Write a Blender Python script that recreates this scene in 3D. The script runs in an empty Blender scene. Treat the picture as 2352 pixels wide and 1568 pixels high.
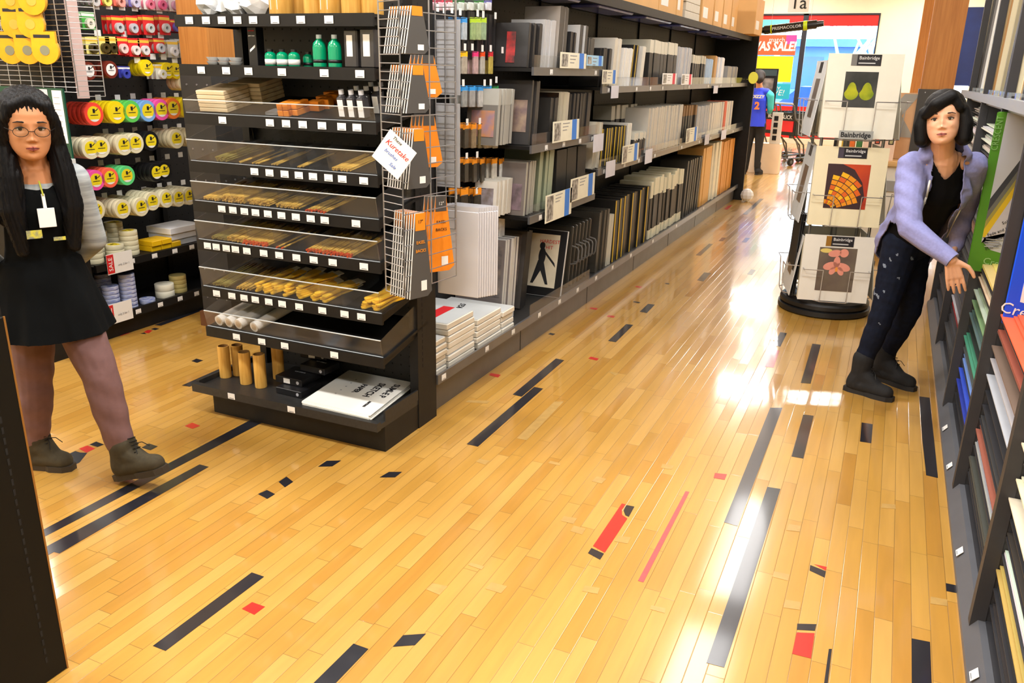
import bpy, math, random
from mathutils import Vector, Matrix
import numpy as np
random.seed(7)
C = bpy.context.scene.collection
PI = math.pi
# ---------- camera (looks down the aisle, +Y; lens 28.8 mm) ----------
H = 1.65; FPX = 1882.596; PIT, ROL, YAW = 0.31926818, 0.02102903, 0.42036215
_f0 = Vector((-math.sin(YAW), math.cos(YAW), 0)); _r0 = Vector((math.cos(YAW), math.sin(YAW), 0)); _u0 = Vector((0, 0, 1))
FW = _f0*math.cos(PIT) - _u0*math.sin(PIT); _up = _f0*math.sin(PIT) + _u0*math.cos(PIT)
RT = _r0*math.cos(ROL) + _up*math.sin(ROL); UP = -_r0*math.sin(ROL) + _up*math.cos(ROL)
cd = bpy.data.cameras.new('camera'); cam = bpy.data.objects.new('camera', cd); C.objects.link(cam)
cd.sensor_width = 36; cd.lens = FPX/2352*36; cd.clip_start = .05; cd.clip_end = 300
cam.matrix_world = Matrix(((RT.x, UP.x, -FW.x, 0), (RT.y, UP.y, -FW.y, 0), (RT.z, UP.z, -FW.z, H), (0, 0, 0, 1)))
bpy.context.scene.camera = cam
sc = bpy.context.scene
sc.view_settings.view_transform = 'Standard'; sc.view_settings.look = 'None'; sc.view_settings.gamma = 1
sc.view_settings.use_curve_mapping = False; sc.view_settings.exposure = -0.12
sc.cycles.max_bounces = 7; sc.cycles.diffuse_bounces = 3; sc.cycles.glossy_bounces = 3; sc.cycles.transparent_max_bounces = 24
sc.cycles.sample_clamp_indirect = 6; sc.cycles.caustics_reflective = False; sc.cycles.caustics_refractive = False
# ---------- daylight outside ----------
w = bpy.data.worlds.new('sky'); sc.world = w; w.use_nodes = True
bg = w.node_tree.nodes['Background']; bg.inputs[0].default_value = (.84, .93, 1, 1); bg.inputs[1].default_value = 17
# ---------- unseen ceiling lamps: some set by floor reflections, others added as fill ----------
CEIL = 4.0
LAMPS = [(x, y) for y in (-1.6, 1.2) for x in (-6.6, -3.6, -.9, 2.2)] + [(-8.4, 5), (-6.6, 8.5), (-3.6, 8.5), (3.3, 5), (3.3, 9), (-1.0, 6.3), (-1.0, 9.4), (-6.6, 13), (-3.6, 13), (-1.75, 14.8), (-.45, 14.8), (-1.75, 17.9), (-.3, 17.9), (2.6, 13), (2.6, 18), (-5.5, 18), (-2.9, 21.3), (.6, 21.3), (-2.3, 3.3), (.3, 3.3), (2.5, 3.9)]  # trailing entries are fill added to brighten the far wall and spinner front
def lamp(i, x, y):
    L = bpy.data.lights.new('lamp_light', 'AREA'); L.shape = 'RECTANGLE'; L.size = 1.25; L.size_y = .32
    L.energy = 100; L.color = (1, .98, .96)
    o = bpy.data.objects.new('lamp_light', L); C.objects.link(o); o.location = (x, y, CEIL-.075)
    if x == -1.0: o.rotation_euler = (0, 0, PI/2); L.size = 2.4; L.size_y = .5; L.energy = 42
    return o
lamp_objs = [lamp(i, x, y) for i, (x, y) in enumerate(LAMPS)]

# ---------- pixel -> point in the place ----------
def ray(x, y): return RT*(x-1176) - UP*(y-784) + FW*FPX
def atX(x, y, X): d = ray(x, y); t = X/d.x; return Vector((X, d.y*t, H+d.z*t))
def atY(x, y, Y): d = ray(x, y); t = Y/d.y; return Vector((d.x*t, Y, H+d.z*t))
def atZ(x, y, Z=0): d = ray(x, y); t = (Z-H)/d.z; return Vector((d.x*t, d.y*t, Z))

# ---------- materials ----------
def lin(c):
    return tuple((v/255/12.92 if v/255 <= .04045 else ((v/255+.055)/1.055)**2.4) for v in c[:3]) + (1,)
MATS = {}
def mat(name, rgb=(200, 200, 200), rough=.5, metal=0, noise=0, scale=8, spec=.5, stretch=(1, 1, 1), rgb2=None, coat=0, bump=0, emit=0, trans=0, kind=None):
    if name in MATS: return MATS[name]
    m = bpy.data.materials.new(name); m.use_nodes = True; MATS[name] = m
    nt = m.node_tree; N = nt.nodes; Lk = nt.links; b = N['Principled BSDF']
    col = lin(rgb); b.inputs['Base Color'].default_value = col
    b.inputs['Roughness'].default_value = rough; b.inputs['Metallic'].default_value = metal
    b.inputs['Specular IOR Level'].default_value = spec; b.inputs['Coat Weight'].default_value = coat
    if emit: b.inputs['Emission Color'].default_value = col; b.inputs['Emission Strength'].default_value = emit
    tc = N.new('ShaderNodeTexCoord'); mp = N.new('ShaderNodeMapping'); mp.inputs['Scale'].default_value = stretch
    Lk.new(tc.outputs['Object'], mp.inputs[0]); nz = N.new('ShaderNodeTexNoise'); nz.inputs['Scale'].default_value = scale; nz.inputs['Detail'].default_value = 4
    Lk.new(mp.outputs[0], nz.inputs['Vector'])
    c2 = lin(rgb2) if rgb2 else tuple(min(1, v*(1-noise)) for v in col[:3]) + (1,)
    if noise or rgb2:
        mx = N.new('ShaderNodeMix'); mx.data_type = 'RGBA'; rp = N.new('ShaderNodeMapRange'); rp.inputs[1].default_value = .35; rp.inputs[2].default_value = .65
        Lk.new(nz.outputs['Fac'], rp.inputs[0]); Lk.new(rp.outputs[0], mx.inputs[0]); mx.inputs[6].default_value = col; mx.inputs[7].default_value = c2
        Lk.new(mx.outputs[2], b.inputs['Base Color'])
    if bump:
        bp = N.new('ShaderNodeBump'); bp.inputs['Strength'].default_value = bump; bp.inputs['Distance'].default_value = .01
        Lk.new(nz.outputs['Fac'], bp.inputs['Height']); Lk.new(bp.outputs[0], b.inputs['Normal'])
    if kind == 'translucent':
        tr = N.new('ShaderNodeBsdfTranslucent'); ad = N.new('ShaderNodeMixShader'); ad.inputs[0].default_value = trans
        tr.inputs[0].default_value = col; Lk.new(b.outputs[0], ad.inputs[1]); Lk.new(tr.outputs[0], ad.inputs[2]); Lk.new(ad.outputs[0], N['Material Output'].inputs[0])
    return m
def clear(name, tint=(240, 244, 246), refl=.5, haze=0.0, hz=(230, 232, 235)):
    if name in MATS: return MATS[name]
    m = bpy.data.materials.new(name); m.use_nodes = True; MATS[name] = m
    nt = m.node_tree; N = nt.nodes; Lk = nt.links; N.remove(N['Principled BSDF'])
    t = N.new('ShaderNodeBsdfTransparent'); t.inputs[0].default_value = lin(tint)
    g = N.new('ShaderNodeBsdfGlossy'); g.inputs['Roughness'].default_value = .08
    f = N.new('ShaderNodeLayerWeight'); pw = N.new('ShaderNodeMath'); pw.operation = 'POWER'; pw.inputs[1].default_value = 4; Lk.new(f.outputs['Facing'], pw.inputs[0])
    mu = N.new('ShaderNodeMath'); mu.operation = 'MULTIPLY_ADD'; mu.inputs[1].default_value = refl; mu.inputs[2].default_value = .03; mu.use_clamp = True; Lk.new(pw.outputs[0], mu.inputs[0])
    last = t.outputs[0]
    if haze:
        d = N.new('ShaderNodeBsdfDiffuse'); d.inputs[0].default_value = lin(hz); x = N.new('ShaderNodeMixShader'); x.inputs[0].default_value = haze
        Lk.new(last, x.inputs[1]); Lk.new(d.outputs[0], x.inputs[2]); last = x.outputs[0]
    mx = N.new('ShaderNodeMixShader'); Lk.new(mu.outputs[0], mx.inputs[0]); Lk.new(last, mx.inputs[1]); Lk.new(g.outputs[0], mx.inputs[2])
    Lk.new(mx.outputs[0], N['Material Output'].inputs[0])
    return m
def flat(rgb, rough=.55, n=.06):
    k = 'tone_%d_%d_%d' % tuple(rgb[:3])
    return mat(k, rgb, rough, noise=n, scale=14)

# ---------- mesh builder ----------
class MB:
    def __init__(s): s.v = []; s.f = []; s.m = []
    def _add(s, vs, fs, m=0):
        b = len(s.v); s.v += [tuple(v) for v in vs]; s.f += [tuple(b+i for i in f) for f in fs]; s.m += [m]*len(fs); return s
    def box(s, lo, hi, m=0, M=None):
        (a, b, c), (d, e, f) = lo, hi
        vs = [Vector(p) for p in ((a, b, c), (d, b, c), (d, e, c), (a, e, c), (a, b, f), (d, b, f), (d, e, f), (a, e, f))]
        if M is not None: vs = [M @ v for v in vs]
        return s._add(vs, [(0, 3, 2, 1), (4, 5, 6, 7), (0, 1, 5, 4), (1, 2, 6, 5), (2, 3, 7, 6), (3, 0, 4, 7)], m)
    def cbox(s, c, sz, m=0, M=None):
        lo = [c[i]-sz[i]/2 for i in range(3)]; hi = [c[i]+sz[i]/2 for i in range(3)]
        return s.box(lo, hi, m, M)
    def rbox(s, lo, hi, r=.004, m=0, M=None):   # box with chamfered vertical and horizontal edges
        (a, b, c), (d, e, f) = lo, hi; vs = []
        for z, k in ((c, r), (c+r, 0), (f-r, 0), (f, r)):
            A, B, D, E = a+k, b+k, d-k, e-k
            vs += [Vector(p) for p in ((A+r, B, z), (D-r, B, z), (D, B+r, z), (D, E-r, z), (D-r, E, z), (A+r, E, z), (A, E-r, z), (A, B+r, z))]
        if M is not None: vs = [M @ v for v in vs]
        fs = [tuple(range(7, -1, -1)), tuple(range(24, 32))]
        for l in range(3):
            for i in range(8): j = (i+1) % 8; fs.append((l*8+i, l*8+j, l*8+8+j, l*8+8+i))
        return s._add(vs, fs, m)
    def cyl(s, p, q, r, r2=None, n=12, m=0, caps=True):
        p, q = Vector(p), Vector(q); r2 = r if r2 is None else r2; d = (q-p).normalized()
        a = d.orthogonal().normalized(); b = d.cross(a)
        vs = [p+(a*math.cos(t)+b*math.sin(t))*r for t in [2*PI*i/n for i in range(n)]] + [q+(a*math.cos(t)+b*math.sin(t))*r2 for t in [2*PI*i/n for i in range(n)]]
        fs = [(i, (i+1) % n, n+(i+1) % n, n+i) for i in range(n)]
        if caps: fs += [tuple(range(n-1, -1, -1)), tuple(range(n, 2*n))]
        return s._add(vs, fs, m)
    def tube(s, pts, r, n=6, m=0):
        pts = [Vector(p) for p in pts]
        for a, b in zip(pts, pts[1:]):
            if (a-b).length > 1e-5: s.cyl(a, b, r, n=n, m=m)
        return s
    def lathe(s, prof, c=(0, 0, 0), n=20, m=0, ax='z', ms=None):
        vs = []; fs = []; L = len(prof); c = Vector(c)
        for r, h in prof:
            for i in range(n):
                t = 2*PI*i/n; x, y = r*math.cos(t), r*math.sin(t)
                vs.append(c + (Vector((x, y, h)) if ax == 'z' else Vector((h, x, y)) if ax == 'x' else Vector((y, h, x))))
        b = len(s.v); s.v += [tuple(v) for v in vs]
        for l in range(L-1):
            for i in range(n):
                j = (i+1) % n; s.f.append((b+l*n+i, b+l*n+j, b+l*n+n+j, b+l*n+n+i)); s.m.append(ms[l] if ms else m)
        if prof[0][0] > 1e-6: s.f.append(tuple(b+i for i in range(n-1, -1, -1))); s.m.append(ms[0] if ms else m)
        if prof[-1][0] > 1e-6: s.f.append(tuple(b+(L-1)*n+i for i in range(n))); s.m.append(ms[-1] if ms else m)
        return s
    def prism(s, pts, d, m=0):     # flat outline pushed along d
        pts = [Vector(p) for p in pts]; d = Vector(d); n = len(pts)
        return s._add(pts+[p+d for p in pts], [tuple(range(n-1, -1, -1)), tuple(range(n, 2*n))] + [(i, (i+1) % n, n+(i+1) % n, n+i) for i in range(n)], m)
    def poly(s, pts, m=0): return s._add(pts, [tuple(range(len(pts)))], m)
    def ell(s, c, r, n=12, k=8, m=0, M=None):
        c = Vector(c); vs = []; fs = []
        for i in range(1, k):
            p = PI*i/k
            for j in range(n):
                t = 2*PI*j/n; v = Vector((r[0]*math.sin(p)*math.cos(t), r[1]*math.sin(p)*math.sin(t), r[2]*math.cos(p)))
                vs.append(c + (M @ v if M is not None else v))
        top = Vector((0, 0, r[2])); vs += [c+(M @ top if M is not None else top), c-(M @ top if M is not None else top)]
        for i in range(k-2):
            for j in range(n): jj = (j+1) % n; fs.append((i*n+j, i*n+n+j, i*n+n+jj, i*n+jj))
        T = len(vs)-2
        for j in range(n): jj = (j+1) % n; fs += [(T, j, jj), (T+1, (k-2)*n+jj, (k-2)*n+j)]
        return s._add(vs, fs, m)
    def cap(s, p, q, r, r2, n=12, m=0):   # tapered capsule
        p, q = Vector(p), Vector(q); s.cyl(p, q, r, r2, n=n, m=m); s.ell(p, (r,)*3, n, 8, m); s.ell(q, (r2,)*3, n, 8, m); return s
def wloc(o):
    v = Vector((0, 0, 0))
    while o is not None: v += o.location; o = o.parent
    return v
def obj(name, mb, mats, parent=None, local=False, origin=None, smooth=False):
    """one mesh object; coordinates are the place's unless local"""
    me = bpy.data.meshes.new(name); o = bpy.data.objects.new(name, me); C.objects.link(o)
    if parent is not None: o.parent = parent
    off = Vector((0, 0, 0))
    if not local:
        if parent is not None: off = wloc(parent)
        elif origin is not None: off = Vector(origin); o.location = off
        else:
            a = np.array(mb.v); off = Vector(((a[:, 0].min()+a[:, 0].max())/2, (a[:, 1].min()+a[:, 1].max())/2, a[:, 2].min())); o.location = off
    me.from_pydata([tuple(Vector(v)-off) for v in mb.v], [], mb.f)
    if not isinstance(mats, (list, tuple)): mats = [mats]
    for m in mats: me.materials.append(m)
    if len(mats) > 1: me.polygons.foreach_set('material_index', [min(i, len(mats)-1) for i in mb.m])
    if smooth:
        me.polygons.foreach_set('use_smooth', [True]*len(me.polygons))
        if smooth is not True and hasattr(me, 'set_sharp_from_angle'): me.set_sharp_from_angle(angle=smooth)
    me.update(); return o
SM = math.radians(40)
def tag(o, label, cat, group=None):
    o['label'] = label; o['category'] = cat
    if group: o['group'] = group
    return o
def thing(name, label, cat, loc=(0, 0, 0), rz=0, group=None):
    o = bpy.data.objects.new(name, None); C.objects.link(o); o.location = loc; o.rotation_euler = (0, 0, rz); o.empty_display_size = .1
    return tag(o, label, cat, group)
def struct(name, mb, m, parent=None, **k):
    o = obj(name, mb, m, parent, **k)
    if parent is None: o['kind'] = 'structure'
    return o
def dup(o, loc=None, rot=None, label=None, group=None, parent=None, scale=None):
    c = o.copy(); C.objects.link(c)
    if parent is not None: c.parent = parent
    if loc is not None: c.location = loc
    if rot is not None: c.rotation_euler = rot
    if scale is not None: c.scale = scale
    if label: c['label'] = label
    if group: c['group'] = group
    for ch in list(o.children): dup(ch, parent=c)
    return c
def text(s, size, m, parent, loc, rot, name='lettering', ext=.0004, align='CENTER', sx=1, shear=0, bold=0):
    cu = bpy.data.curves.new(name, 'FONT'); cu.body = s; cu.size = size; cu.extrude = ext; cu.align_x = align; cu.align_y = 'CENTER'; cu.shear = shear; cu.offset = bold
    cu.resolution_u = 2; cu.materials.append(m); o = bpy.data.objects.new(name, cu); C.objects.link(o)
    me = bpy.data.meshes.new_from_object(o.evaluated_get(bpy.context.evaluated_depsgraph_get())); C.objects.unlink(o); bpy.data.objects.remove(o)
    o = bpy.data.objects.new(name, me); C.objects.link(o); o.parent = parent
    o.location = Vector(loc) - (wloc(parent) if parent is not None else Vector((0, 0, 0))); o.rotation_euler = rot; o.scale = (sx, 1, 1); return o
ORD = ['first', 'second', 'third', 'fourth', 'fifth', 'sixth', 'seventh', 'eighth', 'ninth', 'tenth', 'eleventh', 'twelfth', 'thirteenth', 'fourteenth', 'fifteenth',
       'sixteenth', 'seventeenth', 'eighteenth', 'nineteenth', 'twentieth'] + ['twenty-'+x for x in 'first second third fourth fifth sixth seventh eighth ninth'.split()] + \
      ['thirtieth'] + ['thirty-'+x for x in 'first second third fourth fifth sixth seventh eighth ninth'.split()] + ['fortieth']
def Rz(a): return Matrix.Rotation(a, 4, 'Z')
def Rx(a): return Matrix.Rotation(a, 4, 'X')
def Ry(a): return Matrix.Rotation(a, 4, 'Y')
def T(*v): return Matrix.Translation(Vector(v))

BLK = mat('black_powder_coat', (24, 23, 22), .5, noise=.25, scale=20, spec=.3)
BLK2 = mat('black_gloss', (22, 22, 24), .25)
WHT = mat('white_card', (238, 238, 236), .5, noise=.04)
INK = mat('printed_ink', (25, 25, 30), .6)
REDP = mat('red_print', (205, 35, 40), .5)
WIRE = mat('bright_wire', (185, 185, 188), .3, metal=.8)
CLR = clear('clear_acrylic', tint=(250, 251, 252), refl=.45, haze=.018)
CLRP = clear('clear_plastic_bag', haze=.16)
WOOD = mat('timber', (186, 124, 58), .55, rgb2=(168, 106, 44), scale=6, stretch=(9, 9, .5), bump=.1)

# ---------- floor ----------
def floor_material():
    m = bpy.data.materials.new('maple_strip_floor'); m.use_nodes = True; nt = m.node_tree; N = nt.nodes; Lk = nt.links; b = N['Principled BSDF']
    def mth(op, a, bb=None, c=None):
        n = N.new('ShaderNodeMath'); n.operation = op
        for i, v in enumerate((a, bb, c)):
            if v is None: continue
            if isinstance(v, (int, float)): n.inputs[i].default_value = v
            else: Lk.new(v, n.inputs[i])
        return n.outputs[0]
    geo = N.new('ShaderNodeNewGeometry'); sp = N.new('ShaderNodeSeparateXYZ'); Lk.new(geo.outputs['Position'], sp.inputs[0])
    X, Y = sp.outputs[0], sp.outputs[1]
    u = mth('DIVIDE', mth('SUBTRACT', X, .2246), .0548); row = mth('FLOOR', u); fu = mth('SUBTRACT', u, row)
    wn = N.new('ShaderNodeTexWhiteNoise'); wn.noise_dimensions = '1D'; Lk.new(row, wn.inputs['W']); rr = wn.outputs['Value']
    Ln = mth('ADD', mth('MULTIPLY', rr, .35), .42)
    v = mth('DIVIDE', mth('ADD', Y, mth('MULTIPLY', rr, 37.0)), Ln); cel = mth('FLOOR', v); fv = mth('SUBTRACT', v, cel)
    cv = N.new('ShaderNodeCombineXYZ'); Lk.new(row, cv.inputs[0]); Lk.new(cel, cv.inputs[1])
    w2 = N.new('ShaderNodeTexWhiteNoise'); w2.noise_dimensions = '2D'; Lk.new(cv.outputs[0], w2.inputs['Vector'])
    rp = N.new('ShaderNodeValToRGB'); e = rp.color_ramp.elements
    e[0].color = lin((177, 127, 52)); e[1].color = lin((195, 149, 72)); e[1].position = 1
    for p, c in ((.12, (181, 132, 55)), (.45, (187, 140, 61)), (.75, (190, 144, 66))):
        k = e.new(p); k.color = lin(c)
    Lk.new(w2.outputs['Value'], rp.inputs[0])
    mp = N.new('ShaderNodeMapping'); mp.inputs['Scale'].default_value = (38, 3.2, 1); Lk.new(geo.outputs['Position'], mp.inputs[0])
    ad = N.new('ShaderNodeVectorMath'); ad.operation = 'ADD'; Lk.new(mp.outputs[0], ad.inputs[0]); Lk.new(w2.outputs['Color'], ad.inputs[1])
    gr = N.new('ShaderNodeTexNoise'); gr.inputs['Scale'].default_value = 1; gr.inputs['Detail'].default_value = 5; Lk.new(ad.outputs[0], gr.inputs['Vector'])
    bl = N.new('ShaderNodeTexNoise'); bl.inputs['Scale'].default_value = 1.3; bl.inputs['Detail'].default_value = 3; Lk.new(geo.outputs['Position'], bl.inputs['Vector'])
    g1 = mth('ADD', mth('MULTIPLY', gr.outputs['Fac'], .30), .85); g2 = mth('ADD', mth('MULTIPLY', bl.outputs['Fac'], .24), .88)
    sd = mth('MINIMUM', fu, mth('SUBTRACT', 1, fu)); sm = N.new('ShaderNodeMapRange'); Lk.new(sd, sm.inputs[0]); sm.inputs[1].default_value = .006; sm.inputs[2].default_value = .03; sm.inputs[3].default_value = .5; sm.inputs[4].default_value = 1
    # long seams open and close along the floor
    sv = mth('MULTIPLY', mth('MINIMUM', fv, mth('SUBTRACT', 1, fv)), Ln); s2 = N.new('ShaderNodeMapRange'); Lk.new(sv, s2.inputs[0]); s2.inputs[1].default_value = .0006; s2.inputs[2].default_value = .0018; s2.inputs[3].default_value = .55; s2.inputs[4].default_value = 1
    seam = mth('MULTIPLY', sm.outputs[0], s2.outputs[0])
    f = mth('MULTIPLY', mth('MULTIPLY', g1, g2), seam)
    vm = N.new('ShaderNodeVectorMath'); vm.operation = 'SCALE'; Lk.new(rp.outputs[0], vm.inputs[0]); Lk.new(f, vm.inputs['Scale'])
    Lk.new(vm.outputs[0], b.inputs['Base Color'])
    b.inputs['Roughness'].default_value = .3; b.inputs['Coat Weight'].default_value = 1; b.inputs['Coat IOR'].default_value = 1.6
    rg = mth('ADD', mth('MULTIPLY', bl.outputs['Fac'], .14), mth('MULTIPLY', w2.outputs['Value'], .10))
    Lk.new(mth('ADD', mth('MULTIPLY', rg, .8), .015), b.inputs['Coat Roughness']); Lk.new(mth('ADD', rg, .22), b.inputs['Roughness'])
    # each strip lies at its own slight tilt and cups a little
    tl = mth('MULTIPLY', mth('SUBTRACT', w2.outputs['Value'], .5), mth('SUBTRACT', fu, .5))
    hh = mth('ADD', mth('MULTIPLY', tl, .55), mth('ADD', mth('MULTIPLY', seam, .5), mth('MULTIPLY', bl.outputs['Fac'], .8)))
    bp = N.new('ShaderNodeBump'); bp.inputs['Strength'].default_value = .25; bp.inputs['Distance'].default_value = .004; Lk.new(hh, bp.inputs['Height'])
    Lk.new(bp.outputs[0], b.inputs['Normal']); Lk.new(bp.outputs[0], b.inputs['Coat Normal'])
    return m
RX0, RX1, RY0, RY1 = -9.5, 5.2, -3.5, 22.9
fl = MB().box((RX0, RY0, -.12), (RX1, RY1, 0)); floor = struct('floor', fl, floor_material(), origin=(0, 0, 0))
def zz(ox, oy, s, pts): return [(ox+a/s, oy+b/s) for a, b in pts]
MARK = {'k': MB(), 'r': MB(), 'y': MB(), 'p': MB()}
def mark(c, ox, oy, s, *pls):
    for p in pls:
        P = [atZ(x, y, .0006) for x, y in zz(ox, oy, s, p)]
        n = sum((P[i].x*P[(i+1) % len(P)].y - P[(i+1) % len(P)].x*P[i].y) for i in range(len(P)))
        if n < 0: P.reverse()
        MARK[c].prism(P, (0, 0, .0004))
mark('k', 60, 900, 2.347, [(92, 742), (1195, 158), (1420, 42), (1480, 58), (1258, 172), (96, 782)], [(105, 835), (935, 390), (985, 403), (610, 618), (180, 870), (150, 862), (118, 880)],
     [(683, 1368), (1216, 972), (1283, 995), (752, 1395)], [(622, 300), (662, 277), (710, 293), (670, 314)], [(342, 283), (378, 267), (420, 283), (385, 296)],
     [(232, 333), (265, 318), (290, 326), (330, 328), (288, 380), (178, 432), (205, 375), (255, 350)], [(1250, 550), (1298, 528), (1342, 550), (1300, 576)])
mark('r', 60, 900, 2.347, [(1163, 1168), (1218, 1132), (1288, 1157), (1230, 1200)], [(855, 183), (895, 165), (938, 182), (897, 198)], [(285, 305), (330, 288), (372, 305), (325, 327)])
mark('k', 600, 1000, 2.76, [(110, 293), (160, 260), (203, 293), (150, 328)], [(360, 197), (415, 160), (507, 158), (450, 195)], [(750, 265), (810, 230), (893, 230), (848, 265)],
     [(585, 1318), (680, 1352), (377, 1668), (230, 1668)], [(835, 1338), (900, 1265), (1045, 1255), (975, 1328)])
mark('y', 600, 1000, 2.76, [(1045, 975), (1085, 935), (1183, 955), (1130, 1010)], [(1310, 820), (1330, 805), (1415, 830), (1398, 850)], [(1420, 970), (1460, 930), (1560, 955), (1520, 1000)], [(1360, 165), (1385, 147), (1450, 160), (1420, 185)])
mark('r', 1150, 1000, 2.76, [(585, 700), (768, 430), (792, 436), (768, 468), (770, 503), (803, 526), (660, 742)], [(1358, 237), (1435, 245), (1420, 280), (1350, 268)])
mark('k', 1150, 1000, 2.76, [(797, 440), (848, 450), (812, 515), (790, 505), (779, 475)], [(575, 712), (655, 748), (630, 787), (553, 745)])
mark('p', 1150, 1000, 2.76, [(1172, 352), (1197, 357), (905, 930), (870, 920)])
mark('y', 1150, 1000, 2.76, [(610, 258), (670, 275), (640, 305), (578, 290)], [(400, 510), (485, 525), (460, 560), (380, 540)], [(465, 570), (540, 590), (515, 628), (440, 605)],
     [(745, 635), (825, 645), (805, 685), (720, 670)], [(535, 950), (630, 965), (615, 1005), (515, 985)], [(955, 1075), (1045, 1095), (1040, 1125), (945, 1100)], [(1025, 178), (1100, 190), (1085, 215), (1015, 205)], [(315, 160), (380, 175), (375, 190), (300, 175)])
mark('k', 0, 0, 1, [(1769, 936), (1797, 936), (1694, 1208), (1663, 1199)])
mark('k', 1600, 1000, 2.76, [(448, 325), (532, 338), (258, 1215), (175, 1470), (62, 1440)], [(1580, 935), (1650, 950), (1652, 998), (1583, 985)], [(1363, 1285), (1480, 1308), (1495, 1700), (1364, 1700)],
     [(638, 1192), (760, 1195), (750, 1237), (635, 1230)], [(720, 820), (820, 860), (812, 900), (716, 855)], [(838, 1352), (858, 1352), (815, 1700), (790, 1700)])
mark('r', 1600, 1000, 2.76, [(635, 1248), (748, 1252), (725, 1412), (605, 1382)], [(745, 815), (825, 832), (820, 855)])
mark('y', 1600, 1000, 2.76, [(1175, 430), (1260, 437), (1262, 465), (1170, 458)], [(585, 560), (660, 572), (655, 610), (568, 600)], [(1483, 1020), (1590, 1040), (1588, 1080), (1483, 1065)],
     [(565, 1040), (660, 1055), (655, 1105), (550, 1090)], [(490, 860), (590, 880), (580, 920), (480, 895)])
mark('k', 1550, 560, 3.1354, [(925, 1228), (1000, 1237), (925, 1545), (840, 1530)], [(990, 718), (1052, 725), (978, 1006), (907, 1000)], [(1345, 1285), (1425, 1298), (1415, 1435), (1333, 1422)], [(1760, 1097), (1835, 1107), (1870, 1435), (1895, 1685), (1810, 1665), (1783, 1420)],
     [(760, 635), (808, 642), (760, 740), (708, 730)])
mark('p', 1550, 560, 3.1354, [(700, 760), (755, 768), (712, 890), (648, 885)])
mark('k', 1050, 560, 3.137, [(712, 825), (772, 838), (465, 1100), (400, 1085)], [(555, 1030), (620, 1042), (150, 1460), (68, 1442)], [(655, 650), (672, 640), (707, 648), (690, 658)], [(1087, 698), (1218, 577), (1270, 583), (1143, 708)],
     [(1265, 418), (1278, 413), (1322, 420), (1310, 428)], [(1315, 488), (1375, 432), (1425, 437), (1367, 498)], [(1495, 286), (1505, 281), (1532, 285), (1525, 291)], [(1728, 262), (1780, 205), (1828, 210), (1775, 270)])
mark('r', 1050, 560, 3.137, [(230, 945), (243, 930), (315, 943), (295, 962)], [(953, 465), (965, 457), (1015, 463), (1003, 475)], [(1077, 523), (1090, 513), (1140, 520), (1127, 532)], [(945, 825), (965, 812), (1022, 825), (1007, 840)], [(1280, 308), (1295, 302), (1335, 310), (1320, 318)])
mark('y', 1050, 560, 3.137, [(430, 1400), (700, 1135), (770, 1135), (500, 1415)], [(1095, 925), (1110, 920), (1165, 935), (1140, 950)], [(60, 1140), (80, 1125), (240, 1130), (215, 1150)])
mark('k', 1400, 380, 4.704, [(930, 968), (1075, 843), (1118, 848), (985, 973)], [(1178, 815), (1215, 777), (1260, 780), (1225, 817)], [(1437, 528), (1625, 357), (1665, 360), (1487, 530)], [(1425, 828), (1470, 780), (1520, 782), (1475, 832)],
     [(705, 690), (880, 612), (960, 620), (830, 705)], [(1487, 1172), (1530, 1120), (1580, 1130), (1540, 1180)], [(600, 835), (615, 832), (657, 835), (640, 842)], [(1710, 80), (1770, 22), (1792, 25), (1730, 85)], [(440, 950), (455, 945), (495, 950), (480, 957)])
mark('r', 1400, 380, 4.704, [(1235, 470), (1280, 435), (1330, 425), (1275, 478)])
mark('k', 0, 640, 3.136, [(1010, 395), (1040, 388), (1055, 398)], [(1088, 362), (1115, 353), (1148, 360), (1118, 370)], [(1112, 333), (1525, 185), (1560, 190), (1160, 338)], [(1378, 592), (1415, 575), (1463, 588), (1420, 605)], [(1310, 768), (1600, 640), (1640, 665), (1365, 777)])
mark('r', 0, 640, 3.136, [(1035, 385), (1065, 368), (1100, 372), (1070, 393)], [(850, 405), (900, 385), (945, 378), (930, 392), (870, 412)])
for k, nm, c in (('k', 'black_painted_strip', (30, 31, 38)), ('r', 'red_painted_block', (196, 40, 34)), ('y', 'faded_varnish_patch', (186, 148, 84)), ('p', 'pink_painted_strip', (185, 80, 84))):
    o = obj(nm, MARK[k], mat(nm, c, .3, noise=.12, scale=30, coat=.75), floor)
    mt = MATS[nm].node_tree.nodes['Principled BSDF']; mt.inputs['Coat Roughness'].default_value = .09

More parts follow.
